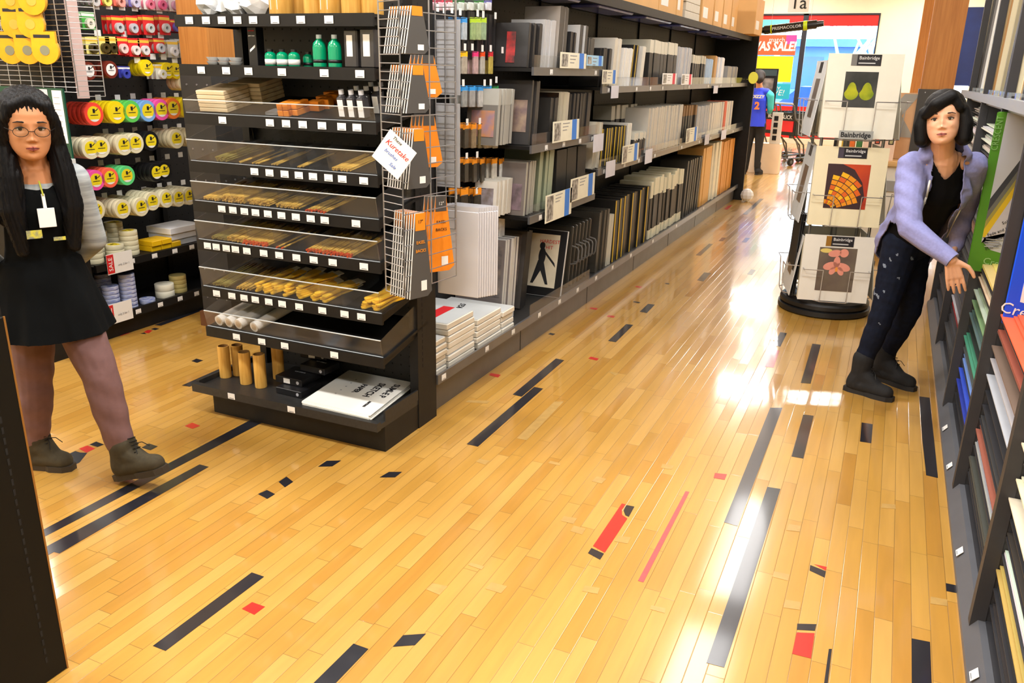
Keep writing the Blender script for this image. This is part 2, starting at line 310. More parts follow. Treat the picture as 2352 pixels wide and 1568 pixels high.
# ---------- room shell ----------
WALL = mat('cream_wall_paint', (242, 238, 212), .7, noise=.05, scale=2)
WHW = mat('white_ceiling_paint', (245, 243, 236), .8, noise=.03, scale=2)
struct('ceiling', MB().box((RX0, RY0, CEIL), (RX1, RY1, CEIL+.1)), WHW)
struct('wall_left', MB().box((RX0-.1, RY0, 0), (RX0, RY1, CEIL)), WALL)
struct('wall_right', MB().box((RX1, RY0, 0), (RX1+.1, RY1, CEIL)), WALL)
struct('wall_back', MB().box((RX0, RY0-.1, 0), (RX1, RY0, CEIL)), WALL)
for i, o in enumerate(lamp_objs):
    x, y = o.location.x, o.location.y
    t = thing('unseen_ceiling_light', 'unseen white ceiling troffer, one of a set that includes added fill lamps', 'ceiling light', (x, y, CEIL-.09), 0, 'ceiling troffers')
    a, b = (.29, 1.25) if x == -1.0 else (.66, .2)
    obj('housing', MB().box((x-a, y-b, CEIL-.07), (x+a, y+b, CEIL)), mat('white_enamel', (240, 240, 238), .4, noise=.02), t)
    obj('rim', MB().box((x-a, y-b, CEIL-.09), (x+a, y-b+.03, CEIL-.07)).box((x-a, y+b-.03, CEIL-.09), (x+a, y+b, CEIL-.07)).box((x-a, y-b+.03, CEIL-.09), (x-a+.03, y+b-.03, CEIL-.07)).box((x+a-.03, y-b+.03, CEIL-.09), (x+a, y+b-.03, CEIL-.07)), MATS['white_enamel'], t)
    o.parent = t; o.location = (0, 0, .013)
# far wall with the shop window
FY = RY1
WX0, WX1, WZ0, WZ1 = -3.95, -.72, .13, 3.13
fw = MB().box((RX0, FY, 0), (WX0, FY+.15, CEIL)).box((WX1, FY, 0), (RX1, FY+.15, CEIL)).box((WX0, FY, 0), (WX1, FY+.15, WZ0)).box((WX0, FY, WZ1), (WX1, FY+.15, CEIL))
struct('wall_front', fw, WALL)
# ---------- shop window, street beyond ----------
GL = clear('window_glass', (236, 248, 252), refl=.5)
win = struct('window_1', MB().box((WX0, FY+.02, WZ0), (WX1, FY+.03, WZ1)), GL)
FRB = mat('dark_window_frame', (28, 28, 40), .4, noise=.1)
obj('frame', MB().box((-2.48, FY-.03, WZ0), (-2.36, FY+.08, WZ1)).box((WX0, FY-.03, WZ1-.04), (WX1, FY+.08, WZ1)).box((WX1-.03, FY-.02, WZ0), (WX1, FY+.08, WZ1)), FRB, win)
RV = mat('red_window_vinyl', (235, 30, 22), .4, kind='translucent', trans=.09, noise=.03)
obj('red_band', MB().box((WX0, FY+.005, WZ0), (-2.48, FY+.018, .92)).box((-2.36, FY+.005, WZ0), (WX1-.03, FY+.018, .92)).box((WX0, FY+.005, 2.84), (-2.48, FY+.018, WZ1-.04)).box((-2.36, FY+.005, 2.84), (WX1-.03, FY+.018, WZ1-.04)), RV, win)
struct('baseboard_front', MB().box((RX0, FY-.02, 0), (RX1, FY, .12)), mat('cream_skirting', (225, 212, 185), .5, noise=.05))
# outside
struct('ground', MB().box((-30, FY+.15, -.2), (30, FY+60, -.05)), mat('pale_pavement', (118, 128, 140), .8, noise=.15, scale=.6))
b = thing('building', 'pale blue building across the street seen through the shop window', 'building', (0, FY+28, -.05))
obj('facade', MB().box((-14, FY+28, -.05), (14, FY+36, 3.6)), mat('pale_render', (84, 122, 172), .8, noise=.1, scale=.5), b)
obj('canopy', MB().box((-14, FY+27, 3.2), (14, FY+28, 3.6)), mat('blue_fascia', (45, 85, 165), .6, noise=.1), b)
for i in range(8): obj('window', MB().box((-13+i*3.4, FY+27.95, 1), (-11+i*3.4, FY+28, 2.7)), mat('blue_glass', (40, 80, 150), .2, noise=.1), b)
def tree(x, y, h, seed, lab):
    random.seed(seed); t = thing('tree', lab, 'tree', (x, y, -.1)); m = MB()
    def br(p, d, L, r, k):
        q = p + d*L; m.cyl(p, q, r, r*.6, n=5)
        if k == 0: return
        for _ in range(3):
            e = (d + Vector((random.uniform(-.7, .7), random.uniform(-.7, .7), random.uniform(-.1, .5)))).normalized(); br(p+d*L*random.uniform(.5, 1), e, L*.68, r*.55, k-1)
    br(Vector((x, y, -.1)), Vector((0, 0, 1)), h*.4, .12, 4)
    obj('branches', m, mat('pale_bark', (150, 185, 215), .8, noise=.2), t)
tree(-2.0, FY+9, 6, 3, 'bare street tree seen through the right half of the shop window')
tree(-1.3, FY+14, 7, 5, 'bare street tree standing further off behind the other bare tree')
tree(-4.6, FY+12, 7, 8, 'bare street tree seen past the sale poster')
c = thing('parked_car', 'blue car parked outside the shop window', 'car', (-2.0, FY+6, -.05))
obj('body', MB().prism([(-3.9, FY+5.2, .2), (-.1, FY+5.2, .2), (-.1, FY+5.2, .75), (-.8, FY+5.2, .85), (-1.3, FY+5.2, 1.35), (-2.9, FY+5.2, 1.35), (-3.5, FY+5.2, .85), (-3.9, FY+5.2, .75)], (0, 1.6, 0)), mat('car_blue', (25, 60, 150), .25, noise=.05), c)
for x in (-3.2, -.9): obj('wheel', MB().cyl((x, FY+5.15, .25), (x, FY+5.35, .25), .3, n=18), BLK, c)
# posters on the glass
def poster(name, lab, x0, z0, x1, z1, rgb, tr=.09):
    p = thing(name, lab, 'poster', ((x0+x1)/2, FY-.002, z0))
    obj('sheet', MB().box((x0, FY-.02, z0), (x1, FY-.016, z1)), mat('poster_%d_%d_%d' % rgb, rgb, .5, kind='translucent', trans=tr, noise=.06, scale=3), p); return p
def P2(x0, y0, x1, y1): a, b = atY(x0, y0, FY), atY(x1, y1, FY); return a.x, b.z, b.x, a.z
a = P2(1714, 80, 1826, 127); po = poster('sale_poster', 'orange window poster reading canvas sale in white brush lettering', *a, (238, 96, 52))
WHP = mat('poster_white', (250, 250, 250), .5, kind='translucent', trans=.4)
text('match', .16, WHP, po, (a[0]+.78, FY-.024, a[3]-.12), (PI/2, 0, 0)); text('CANVAS SALE!', .30, WHP, po, ((a[0]+a[2])/2-.14, FY-.024, a[1]+.2), (PI/2, 0, 0), sx=.78, shear=.15, bold=.012)
obj('pink_corner', MB().box((a[2]-.26, FY-.022, a[3]-.22), (a[2], FY-.02, a[3])), mat('poster_pink', (240, 90, 190), .5, kind='translucent', trans=.4), po)
a = P2(1700, 128, 1816, 189); poster('yellow_poster', 'yellow window poster hanging under the orange one', *a, (248, 226, 20))
a = P2(1700, 190, 1812, 228); po = poster('teal_poster', 'teal window poster with white words under the yellow one', *a, (30, 178, 205))
text('THE BUY', .15, WHP, po, ((a[0]+a[2])/2+.1, FY-.024, a[3]-.13), (PI/2, 0, 0)); text('LIVE!', .2, WHP, po, (a[2]-.35, FY-.024, a[1]+.15), (PI/2, 0, 0), shear=.2)
a = P2(1742, 45, 1811, 72); poster('cyan_poster', 'pale cyan window poster at the top of the glass', *a, (120, 215, 225))
a = P2(1855, 230, 1884, 250); poster('blue_poster', 'blue strip poster low on the right window pane', *a, (40, 70, 190))
# aisle sign and giant pen
a0, a1 = atY(1809, 28, 14.5), atY(1857, 28, 14.5)
s = thing('aisle_sign', 'white hanging aisle sign reading 1a above the window', 'sign', ((a0.x+a1.x)/2, 14.5, a0.z))
obj('board', MB().box((a0.x, 14.49, a0.z), (a1.x, 14.51, a0.z+.42)), WHT, s)
obj('cord', MB().cyl((a0.x+.04, 14.5, a0.z+.4), (a0.x+.04, 14.5, CEIL), .003, n=5).cyl((a1.x-.04, 14.5, a0.z+.4), (a1.x-.04, 14.5, CEIL), .003, n=5), WIRE, s)
text('1a', .27, INK, s, ((a0.x+a1.x)/2, 14.485, a0.z+.13), (PI/2, 0, 0))
p0, p1 = atY(1741, 71, 12), atY(1892, 54, 12)
pe = thing('giant_marker_pen', 'giant black marker pen with lime bands hanging over the aisle', 'display pen', p0.lerp(p1, .5)); d = p1-p0
q = lambda t: p0 + d*t
obj('barrel', MB().cyl(q(.1), q(.9), .055, n=16).cyl(q(.9), q(1), .04, .035, n=16).cyl(q(0), q(.1), .03, .045, n=16), BLK2, pe, smooth=SM)
obj('lime_band', MB().cyl(q(.2), q(.22), .058, n=16).cyl(q(.70), q(.76), .06, n=16), mat('lime_plastic', (205, 230, 30), .4), pe, smooth=SM)
obj('cord', MB().cyl(q(.2), (q(.2).x, 12, CEIL), .002, n=5).cyl(q(.8), (q(.8).x, 12, CEIL), .002, n=5), WIRE, pe)
text('PRISMACOLOR', .055, WHT, pe, q(.45)+Vector((0, -.06, .0)), (PI/2, -math.atan2(d.z, d.x), 0))
# ---------- timber posts ----------
def post(x0, y0, x1, y1, clad, z=1.6):
    struct('column', MB().box((x0, y0, 0), (x1, y1, CEIL)), WOOD)
    if clad:
        struct('column_cladding', MB().box((x0-.012, y0-.012, .1), (x1+.012, y1+.012, z)), mat('grey_sheet_metal', (72, 70, 68), .4, noise=.1, metal=.3))
        m = MB()
        for k in range(8):
            for dx in (.05, .16, .27):
                zz_ = .2+k*.19
                m.cyl((x0+dx*(x1-x0)/.3, y0-.016, zz_), (x0+dx*(x1-x0)/.3, y0-.01, zz_), .006, n=6); m.cyl((x1+.01, y0+dx*(y1-y0)/.3, zz_), (x1+.016, y0+dx*(y1-y0)/.3, zz_), .006, n=6)
        struct('column_rivet', m, WIRE); struct('column_base', MB().box((x0-.03, y0-.03, 0), (x1+.03, y1+.03, .1)), mat('brown_foot', (110, 70, 45), .5, noise=.2))
post(.16, 9, .44, 9.28, True, 1.56)
post(.12, 14.6, .40, 14.9, False)
post(-3.98, 3.93, -3.76, 4.15, True, 1.62)
# ---------- display cabinet behind the spinner ----------
LWD = mat('pale_beech', (222, 178, 118), .5, noise=.15, scale=5, stretch=(1, 8, 8))
t = thing('display_cabinet', 'white display cabinet with a beech top and wooden foot beyond the spinner', 'cabinet', (.0, 8.9, 0))
obj('body', MB().box((-.5, 8.72, .12), (.13, 9.6, .86)), mat('off_white_laminate', (228, 224, 214), .5, noise=.04), t)
obj('foot', MB().box((-.47, 8.75, 0), (.12, 9.58, .12)), mat('brown_foot'), t)
obj('top', MB().box((-.52, 8.68, .86), (.15, 9.62, .90)), LWD, t); obj('sign_strip', MB().box((-.45, 8.705, .62), (.1, 8.72, .72)), mat('grey_label', (150, 150, 148), .5), t)
def boxsign(x0, y0, x1, y1, Y, dep, name, lab, cat, m): 
    a, b_ = atY(x0, y0, Y), atY(x1, y1, Y); return tag(obj(name, MB().rbox((a.x, Y, b_.z), (b_.x, Y+dep, a.z), .004), m), lab, cat), a, b_
z0 = .90
def dbox(name, lab, cat, x0, x1, Y, d, z0, z1, m):
    t = thing(name, lab, cat, ((x0+x1)/2, Y+d/2, z0)); obj('carton', MB().rbox((x0, Y, z0), (x1, Y+d, z1), .003), m, t); return t
PEACH = mat('peach_card', (240, 205, 182), .5, noise=.05)
t1 = dbox('frame_kit_box', 'pale peach box printed with small picture frames beyond the spinner', 'box', -.26, .02, 8.75, .3, .90, 1.16, PEACH)
t2 = dbox('frame_kit_box', 'white box printed with small picture frames stacked on the peach box', 'box', -.32, .02, 8.8, .3, 1.16, 1.38, WHT)
for t, z in ((t1, .98), (t2, 1.22)):
    for k in range(4):
        x = -.22+.06*k; zc = z+.1*(k % 2); yy = 8.748 if t is t1 else 8.798
        obj('printed_frame', MB().box((x, yy-.001, zc-.028), (x+.045, yy, zc+.028)), BLK, t); obj('printed_photo', MB().box((x+.008, yy-.002, zc-.02), (x+.037, yy-.001, zc+.02)), flat([(215, 180, 60), (200, 90, 60), (120, 150, 190), (180, 170, 120)][k]), t)
t = thing('octagon_display', 'octagonal brown and grey chevron display board standing by the timber post', 'display board', (-.02, 9.7, 1.0))
cx, cz, r = *(lambda v: (v.x, v.z))(atY(2079, 266, 9.0)), .21
oc = [(cx+r*1.0*math.cos(PI/8+i*PI/4)/math.cos(PI/8), 9.0, cz+r*math.sin(PI/8+i*PI/4)/math.cos(PI/8)) for i in range(8)]; t.location = (cx, 9.05, cz-r)
obj('panel', MB().prism(oc, (0, .08, 0)), mat('tan_card', (205, 160, 118), .6, noise=.08), t)
obj('chevron', MB().prism([(cx+.1, 8.996, cz+.2), (cx-.03, 8.996, cz+.2), (cx-.17, 8.996, cz), (cx-.03, 8.996, cz-.2), (cx+.1, 8.996, cz-.2), (cx-.03, 8.996, cz)], (0, .003, 0)), mat('grey_card', (150, 146, 138), .6), t)
t = thing('shelf_unit', 'dark shelf unit of pencils and tins behind the spinner', 'shelf unit', (-.1, 9.75, 0)); 
obj('frame', MB().box((-.6, 10.0, 0), (-.57, 10.4, cz-r)).box((.12, 10.0, 0), (.15, 10.4, cz-r)).box((-.6, 10.0, .3), (.15, 10.4, .33)).box((-.6, 10, .8), (.15, 10.4, .83)), BLK, t)
tag(obj('support_crate', MB().rbox((cx-.16, 9.0, .9), (cx+.16, 9.3, cz-r), .005), mat('tan_card')), 'tan crate carrying the octagonal display board', 'crate')
for i in range(9):
    x = -.52+i*.075; c = [(230, 190, 40), (240, 120, 40), (60, 120, 60), (230, 60, 80), (220, 210, 60), (200, 160, 60), (50, 90, 170), (240, 230, 210), (180, 60, 120)][i]
    tag(obj('craft_pack', MB().rbox((x, 10.05, .83), (x+.06, 10.2, 1.05+.03*(i % 3)), .003), flat(c)), ORD[i]+' craft pack from the left on the dark shelf behind the spinner', 'pack', 'craft packs behind the spinner')
# window display and left side far wall items
t = thing('easel_sign', 'tall framed poster stand beside the customer in the blue jersey', 'sign', (-2.1, 15.6, 0))
a, b_ = atY(1733, 157, 15.6), atY(1778, 250, 15.6)
obj('frame', MB().box((a.x, 15.6, b_.z), (b_.x, 15.64, a.z)), BLK, t); obj('header', MB().box((a.x+.02, 15.59, a.z-.12), (b_.x-.02, 15.6, a.z-.02)), mat('slate_print', (45, 60, 62), .4), t)
obj('picture', MB().box((a.x+.06, 15.59, b_.z+.05), (b_.x-.06, 15.6, a.z-.16)), mat('grey_picture', (150, 140, 130), .4, rgb2=(60, 50, 45), scale=6), t)
obj('leg', MB().box(((a.x+b_.x)/2-.02, 15.62, 0), ((a.x+b_.x)/2+.02, 15.65, b_.z)), BLK, t)
t = thing('display_pedestal', 'beige display pedestal with picture panels behind the customer in the blue jersey', 'display stand', (-2.05, 15.4, 0))
obj('base', MB().rbox((-2.45, 15.3, 0), (-1.78, 15.58, .52), .004), mat('beige_laminate', (226, 205, 180), .5, noise=.04), t)
obj('panel', MB().rbox((-1.98, 15.3, .52), (-1.8, 15.34, 1.05), .003), mat('pale_panel', (205, 200, 190), .5), t)
for k in range(4): obj('photo', MB().box((-1.94, 15.297, .58+k*.11), (-1.87, 15.3, .66+k*.11)), BLK, t)
# ---------- shopping carts ----------
def cart(lab, x, y, rz):
    t = thing('shopping_cart', lab, 'shopping cart', (x, y, 0), rz, 'shopping carts by the window'); G = mat('cart_grey', (95, 98, 102), .4, metal=.4)
    f = MB()
    for s in (-.2, .2):
        f.tube([(s, -.38, .12), (s, .34, .14), (s, .30, .3), (s, -.34, .78), (s, -.42, 1.0), (s, -.5, 1.03)], .014); f.tube([(s, -.34, .78), (s, .36, .72)], .012); f.tube([(s, -.1, .13), (s, -.28, .45)], .012)
    f.tube([(-.2, -.38, .12), (.2, -.38, .12)], .012); f.tube([(-.2, .34, .14), (.2, .34, .14)], .012)
    obj('frame', f, G, t, local=True, smooth=SM)
    obj('handle', MB().cyl((-.24, -.5, 1.03), (.24, -.5, 1.03), .018, n=10), mat('grey_grip', (165, 165, 170), .4), t, local=True)
    for nm, zb, zt, yb, yt in (('basket', .5, .88, -.32, .36),):
        obj(nm, MB().box((-.2, yb, zb), (.2, yb+.01, zt)).box((-.2, yt-.01, zb), (.2, yt, zt)).box((-.2, yb, zb), (-.19, yt, zt)).box((.19, yb, zb), (.2, yt, zt)).box((-.2, yb, zb), (.2, yt, zb+.01)), BLK2, t, local=True)
    pl = obj('name_plate', MB().box((-.15, -.335, .56), (.15, -.32, .74)), REDP, t, local=True)
    o = text('BLICK', .09, WHT, t, (x, y, 0), (PI/2, 0, 0)); o.location = (0, -.337, .8)
    for sx in (-.2, .2):
        for sy in (-.34, .32): obj('wheel', MB().cyl((sx-.015, sy, .065), (sx+.015, sy, .065), .065, n=14).cyl((sx-.018, sy, .065), (sx+.018, sy, .065), .03, n=10, m=1), [BLK, G], t, local=True)
    return t
cart('grey and black shopping cart with red plate nearest the spinner', -1.72, 17.4, math.radians(-35)).scale = (1.12,)*3
cart('grey and black shopping cart nested behind the other cart', -2.02, 17.75, math.radians(-35)).scale = (1.12,)*3
# ---------- spinner rack of mats ----------
TH = math.radians(13); SX, SY = -.30, 6.38
SM_ = thing('spinner_rack', 'revolving wire rack of picture mats on a round black base', 'spinner rack', (SX, SY, 0), TH)
obj('base', MB().lathe([(.0, 0), (.31, 0), (.325, .012), (.325, .045), (.30, .05), (.30, .055), (.315, .06), (.315, .085), (.3, .1), (0, .1)], n=48), mat('black_rubber', (24, 24, 25), .45, noise=.2), SM_, local=True, smooth=SM)
m = MB().cyl((0, 0, .1), (0, 0, 1.7), .022, n=12)
for sx in (-.2, .2):
    for sy in (-.2, .2): m.cyl((sx, sy, .11), (sx, sy, 1.72), .011, n=8)
obj('post', m, mat('brushed_steel', (150, 150, 148), .35, metal=.7), SM_, local=True, smooth=SM)
TI = [(.16, .36), (.70, .88), (1.28, 1.5)]
for a in range(4):
    R4 = Rz(a*PI/2)
    for zb, zt in TI:
        y0 = -.30; m = MB()
        for s in (-1, 1):
            m.tube([R4 @ Vector(p) for p in ((s*.2, -.2, zb-.03), (s*.09, y0-.02, zb-.03), (s*.09, y0-.035, zt), (s*.22, y0-.035, zt), (s*.22, -.2, zt))], .0035)
        m.tube([R4 @ Vector(p) for p in ((-.2, -.2, zb-.03), (.2, -.2, zb-.03))], .0035); m.tube([R4 @ Vector(p) for p in ((-.09, y0-.02, zb-.03), (.09, y0-.02, zb-.03))], .0035)
        obj('wire_pocket', m, WIRE, SM_, local=True)
tiers = [(0, .13, .60, (232, 228, 218), 'white mat with a flower photo'), (1, .67, 1.205, (238, 226, 190), 'cream mat with a stained glass lamp photo'), (2, 1.262, 1.80, (240, 236, 220), 'ivory mat with a photo of two green pears')]
MW = .235
def place_local(o, a): pass
RS = T(SX, SY, 0) @ Rz(TH)
def pictmat(a, zb, zt, rgb, lab, grp=None, off=0.0, wdt=MW, tilt=.05, pic=None, th=.004):
    h = zt-zb; t = thing('picture_mat', lab, 'picture mat', (0, 0, 0), 0, grp)
    Mx = RS @ Rz(a*PI/2) @ T(0, -.285+off, zb) @ Rx(-tilt); t.matrix_world = Mx
    obj('board', MB().box((-wdt, -th, 0), (wdt, 0, h)), flat(rgb, .6, .03), t, local=True)
    return t, h
def disc(m, c, rx, rz, y, n=18, mi=0, a=0):
    m.poly([(c[0]+rx*math.cos(2*PI*i/n)*math.cos(a)-rz*math.sin(2*PI*i/n)*math.sin(a), y, c[1]+rx*math.cos(2*PI*i/n)*math.sin(a)+rz*math.sin(2*PI*i/n)*math.cos(a)) for i in range(n)], mi)
t, h = pictmat(0, *tiers[2][1:4], 'ivory mat around a photo of two pears, at the top front of the spinner')
obj('photo', MB().box((-.115, -.006, .20), (.09, -.004, .425)), mat('dark_photo', (48, 52, 50), .3, rgb2=(85, 85, 82), scale=4), t, local=True)
m = MB()
for cx_, w_ in ((-.065, .045), (.03, .046)):
    m.poly([(cx_+w_*math.cos(k*PI/9)*(1 if math.sin(k*PI/9) < .2 else .72), -.0065-.0001*0, .29+.055*math.sin(k*PI/9)*(1.25 if math.sin(k*PI/9) > 0 else .8)) for k in range(18)])
obj('printed_pears', m, mat('pear_green', (190, 190, 30), .4, rgb2=(120, 140, 25), scale=9), t, local=True)
def label_head(t, z, gr=(70, 62, 75)):
    obj('header_label', MB().box((-.09, -.006, z-.07), (.095, -.004, z)), mat('header_black', (38, 36, 40), .4), t, local=True)
    o = obj('header_edge', MB().box((-.09, -.0065, z-.07), (-.055, -.004, z)), flat(gr), t, local=True)
    x = text('Bainbridge', .03, WHT, t, (0, 0, 0), (PI/2, 0, 0)); x.location = (.02, -.0068, z-.022)
    obj('header_line', MB().box((-.045, -.0067, z-.058), (.06, -.006, z-.05)), mat('label_line', (190, 190, 190), .5), t, local=True)
label_head(t, h-.005, (120, 118, 115))
obj('footer_label', MB().box((-.115, -.05, -.005), (.1, -.048, .05)), flat((165, 165, 160)), t, local=True); x = text('Bainbridge', .045, INK, t, (0, 0, 0), (PI/2, 0, 0), bold=.0012); x.location = (-.01, -.051, .022)
t, h = pictmat(0, *tiers[1][1:4], 'cream mat around an orange stained glass lamp photo on the spinner')
label_head(t, h-.005)
obj('photo', MB().box((-.145, -.006, .12), (.13, -.004, .42)), mat('photo_rust', (205, 80, 42), .3, rgb2=(170, 62, 48), scale=4), t, local=True)
m = MB()
m.poly([(-.145, -.0065, .12), (.095, -.0065, .12), (.115, -.0065, .2), (.09, -.0065, .30), (.03, -.0065, .385), (-.05, -.0065, .42), (-.145, -.0065, .42)], 0)
for r_ in range(7):
    for c_ in range(7):
        a0, a1 = (c_)*.19-.05, (c_+1)*.19-.065; r0, r1 = .05+r_*.034, .05+(r_+1)*.034-.005
        pts = []
        for aa, rr in ((a0, r0), (a1, r0), (a1, r1), (a0, r1)):
            X_ = -.145+.005+rr*math.sin(aa)*1.05; Z_ = .10+rr*math.cos(aa)*1.0+.0
            pts.append((X_, -.007, Z_))
        if all(-.145 < p[0] < .09 and .122 < p[2] < .37 for p in pts): m.poly(pts, 1+(r_*3+c_*5+r_*c_) % 3)
obj('printed_lamp', m, [flat((58, 34, 36)), flat((238, 150, 20)), flat((245, 185, 25)), flat((225, 100, 22))], t, local=True)
t, h = pictmat(0, *tiers[0][1:4], 'white mat around a pink orchid photo, at the bottom front of the spinner', tilt=.03)
label_head(t, h-.005, (150, 105, 30))
obj('photo', MB().box((-.125, -.006, .075), (.125, -.004, .385)), mat('photo_taupe', (98, 84, 78), .3, rgb2=(120, 108, 92), scale=5), t, local=True)
m = MB()
for c_, rx, rz, a in (((-.04, .255), .05, .028, .3), ((.045, .25), .05, .028, -.3), ((0, .285), .022, .04, 0), ((-.022, .222), .02, .032, -.5), ((.03, .22), .02, .032, .5), ((-.02, .345), .045, .025, .2), ((.04, .35), .03, .03, 0)): disc(m, c_, rx, rz, -.0068, a=a)
disc(m, (.003, .232), .009, .018, -.0072, mi=1); disc(m, (-.08, .362), .04, .016, -.0067, mi=2)
obj('printed_orchid', m, [flat((228, 150, 130)), flat((235, 150, 60)), flat((222, 200, 110))], t, local=True)
for a, nm in ((3, 'left'), (1, 'right'), (2, 'far')):
    for zb, zt, tn in ((.14, .58, 'bottom'), (.67, 1.2, 'middle'), (1.26, 1.76, 'top')):
        if a == 2 and tn != 'top' and tn != 'bottom': continue
        t, h = pictmat(a, zb, zt, (225, 222, 205) if a != 3 else (222, 224, 224), 'picture mat in the %s pocket on the %s side of the spinner' % (tn, nm), 'picture mats on the sides of the spinner', tilt=.12)
        obj('photo', MB().box((-.09, -.006, .12), (.09, -.004, .38)), mat('photo_taupe'), t, local=True); obj('header_label', MB().box((-.06, -.006, h-.08), (.06, -.004, h-.01)), MATS['header_black'], t, local=True)
for a, tn, zb, zt in ((0, 'top', 1.266, 1.78), (0, 'middle', .675, 1.19), (0, 'bottom', .135, .58)):
    for k in range(4):
        t, h = pictmat(a, zb, zt-.012*k, [(214, 202, 168), (232, 230, 220), (200, 190, 160), (226, 220, 200)][k], ORD[k+1]+' mat board behind the picture mat in the %s front pocket of the spinner' % tn, 'mats stored behind the front ones', off=.012+.012*k, tilt=.03)
for k in range(3): t, h = pictmat(3, .12, .72, (26, 26, 28), ORD[k]+' black board in the lower left pocket of the spinner', 'black boards on the spinner', off=.02+.014*k, wdt=.17, tilt=.02, th=.008)
# ---------- end gondola ----------
EX0, EX1 = -2.89, -1.88
G = thing('gondola_shelving', 'black end-of-aisle gondola holding brushes, inks and bamboo pots', 'gondola', (-2.385, 3.05, 0))
PEG = mat('black_pegboard', (28, 27, 26), .55, noise=.2, scale=30)
def pegpanel(name, parent, lo, hi, ax, step=.05, marg=.04):
    """thin panel with rows of small dark holes on its shopper side"""
    m = MB().box(lo, hi); H_ = MB()
    if ax == 'y':
        y = lo[1]-.0006
        for i in range(int((hi[0]-lo[0]-2*marg)/step)+1):
            for k in range(int((hi[2]-lo[2]-2*marg)/step)+1):
                x, z = lo[0]+marg+i*step, lo[2]+marg+k*step; H_.poly([(x-.004, y, z-.004), (x+.004, y, z-.004), (x+.004, y, z+.004), (x-.004, y, z+.004)], 1)
    else:
        x = hi[0]+.0006
        for i in range(int((hi[1]-lo[1]-2*marg)/step)+1):
            for k in range(int((hi[2]-lo[2]-2*marg)/step)+1):
                y, z = lo[1]+marg+i*step, lo[2]+marg+k*step; H_.poly([(x, y-.004, z-.004), (x, y+.004, z-.004), (x, y+.004, z+.004), (x, y-.004, z+.004)], 1)
    b = len(m.v); m.v += H_.v; m.f += [tuple(i+b for i in f) for f in H_.f]; m.m += H_.m
    return obj(name, m, [PEG, mat('peg_hole', (5, 5, 5), .9)], parent)
obj('base', MB().box((EX0, 2.84, 0), (EX1-.004, 3.24, .125)), BLK, G)
obj('base_deck', MB().box((EX0-.05, 2.80, .125), (EX1-.003, 3.245, .15)).box((EX0-.06, 2.77, .125), (EX1+.002, 2.80, .165)).box((EX1-.01, 2.84, .15), (EX1, 3.125, .20)).box((EX0-.06, 2.80, .125), (EX0-.04, 3.2, .175)), mat('black_deck', (40, 40, 40), .45, noise=.25, scale=60), G)
pegpanel('back_panel', G, (EX0, 3.25, .12), (EX1-.04, 3.27, 2.12), 'y')
obj('upright', MB().box((EX1-.045, 3.13, 0), (EX1, 3.3, 2.13)), BLK, G); obj('upright', MB().box((EX0, 3.2, 0), (EX0+.04, 3.27, 2.13)), BLK, G)
m = MB()
for k in range(60): m.box((EX1-.0002, 3.17, .3+k*.03), (EX1+.0006, 3.176, .318+k*.03))
obj('slot_row', m, mat('slot_black', (5, 5, 5), .8), G)
SZ = [1.845, 1.645, 1.44, 1.23, 1.05, .87, .645, .445]; TILT = [0, 0] + [math.radians(11)]*6
SHM = [T(EX0, 2.85, z) @ Rx(t) for z, t in zip(SZ, TILT)]
labproto = None
LBM = [WHT, mat('label_print', (120, 125, 130), .5)]
def labmesh():
    m = MB().box((-.021, -.0012, -.014), (.021, 0, .015)).box((-.012, -.0016, -.011), (.014, -.0012, -.008), 1); return m
def label(parent, M_):
    global labproto
    if labproto is None: o = labproto = obj('price_label', labmesh(), LBM, parent, local=True)
    else: o = labproto.copy(); C.objects.link(o); o.parent = parent
    o.matrix_parent_inverse = Matrix(); L = T(*(-wloc(parent))) @ M_; o.matrix_local = L if False else L
    o.location, o.rotation_euler = L.to_translation(), L.to_euler(); return o
LP = [[460, 497, 532, 566, 601, 649, 706, 768], [476, 532, 582, 657, 752, 832], [514, 622, 659, 697, 741, 786, 821], [578, 613, 648, 681, 714, 750, 782, 832],
      [494, 520, 547, 573, 602, 634, 668, 703, 736, 810], [499, 518, 540, 560, 585, 622, 656, 694, 732, 774, 843], [509, 543, 570, 595, 625, 655, 693, 745, 795, 833], [545, 602, 654, 767]]
for i, (z, t) in enumerate(zip(SZ, TILT)):
    M_ = SHM[i]
    sh = obj('shelf', MB().box((0, 0, -.012), (1.01, .39, 0), M=M_).box((.0, -.012, -.045), (1.01, 0, .003), M=T(EX0, 2.85, z)).box((.985, 0, -.04), (1.0, .39, 0), M=M_).box((.01, 0, -.04), (.025, .39, 0), M=M_), BLK, G)
    for p in LP[i]:
        x = atY(p, 784 if i > 4 else 300, 2.838).x
        label(G, T(x + (0 if i < 3 else 0), 2.836, z-.021))
for p, yy in ((530, 893), (668, 925)): label(G, T(atY(p, yy, 2.768).x, 2.768, .145))
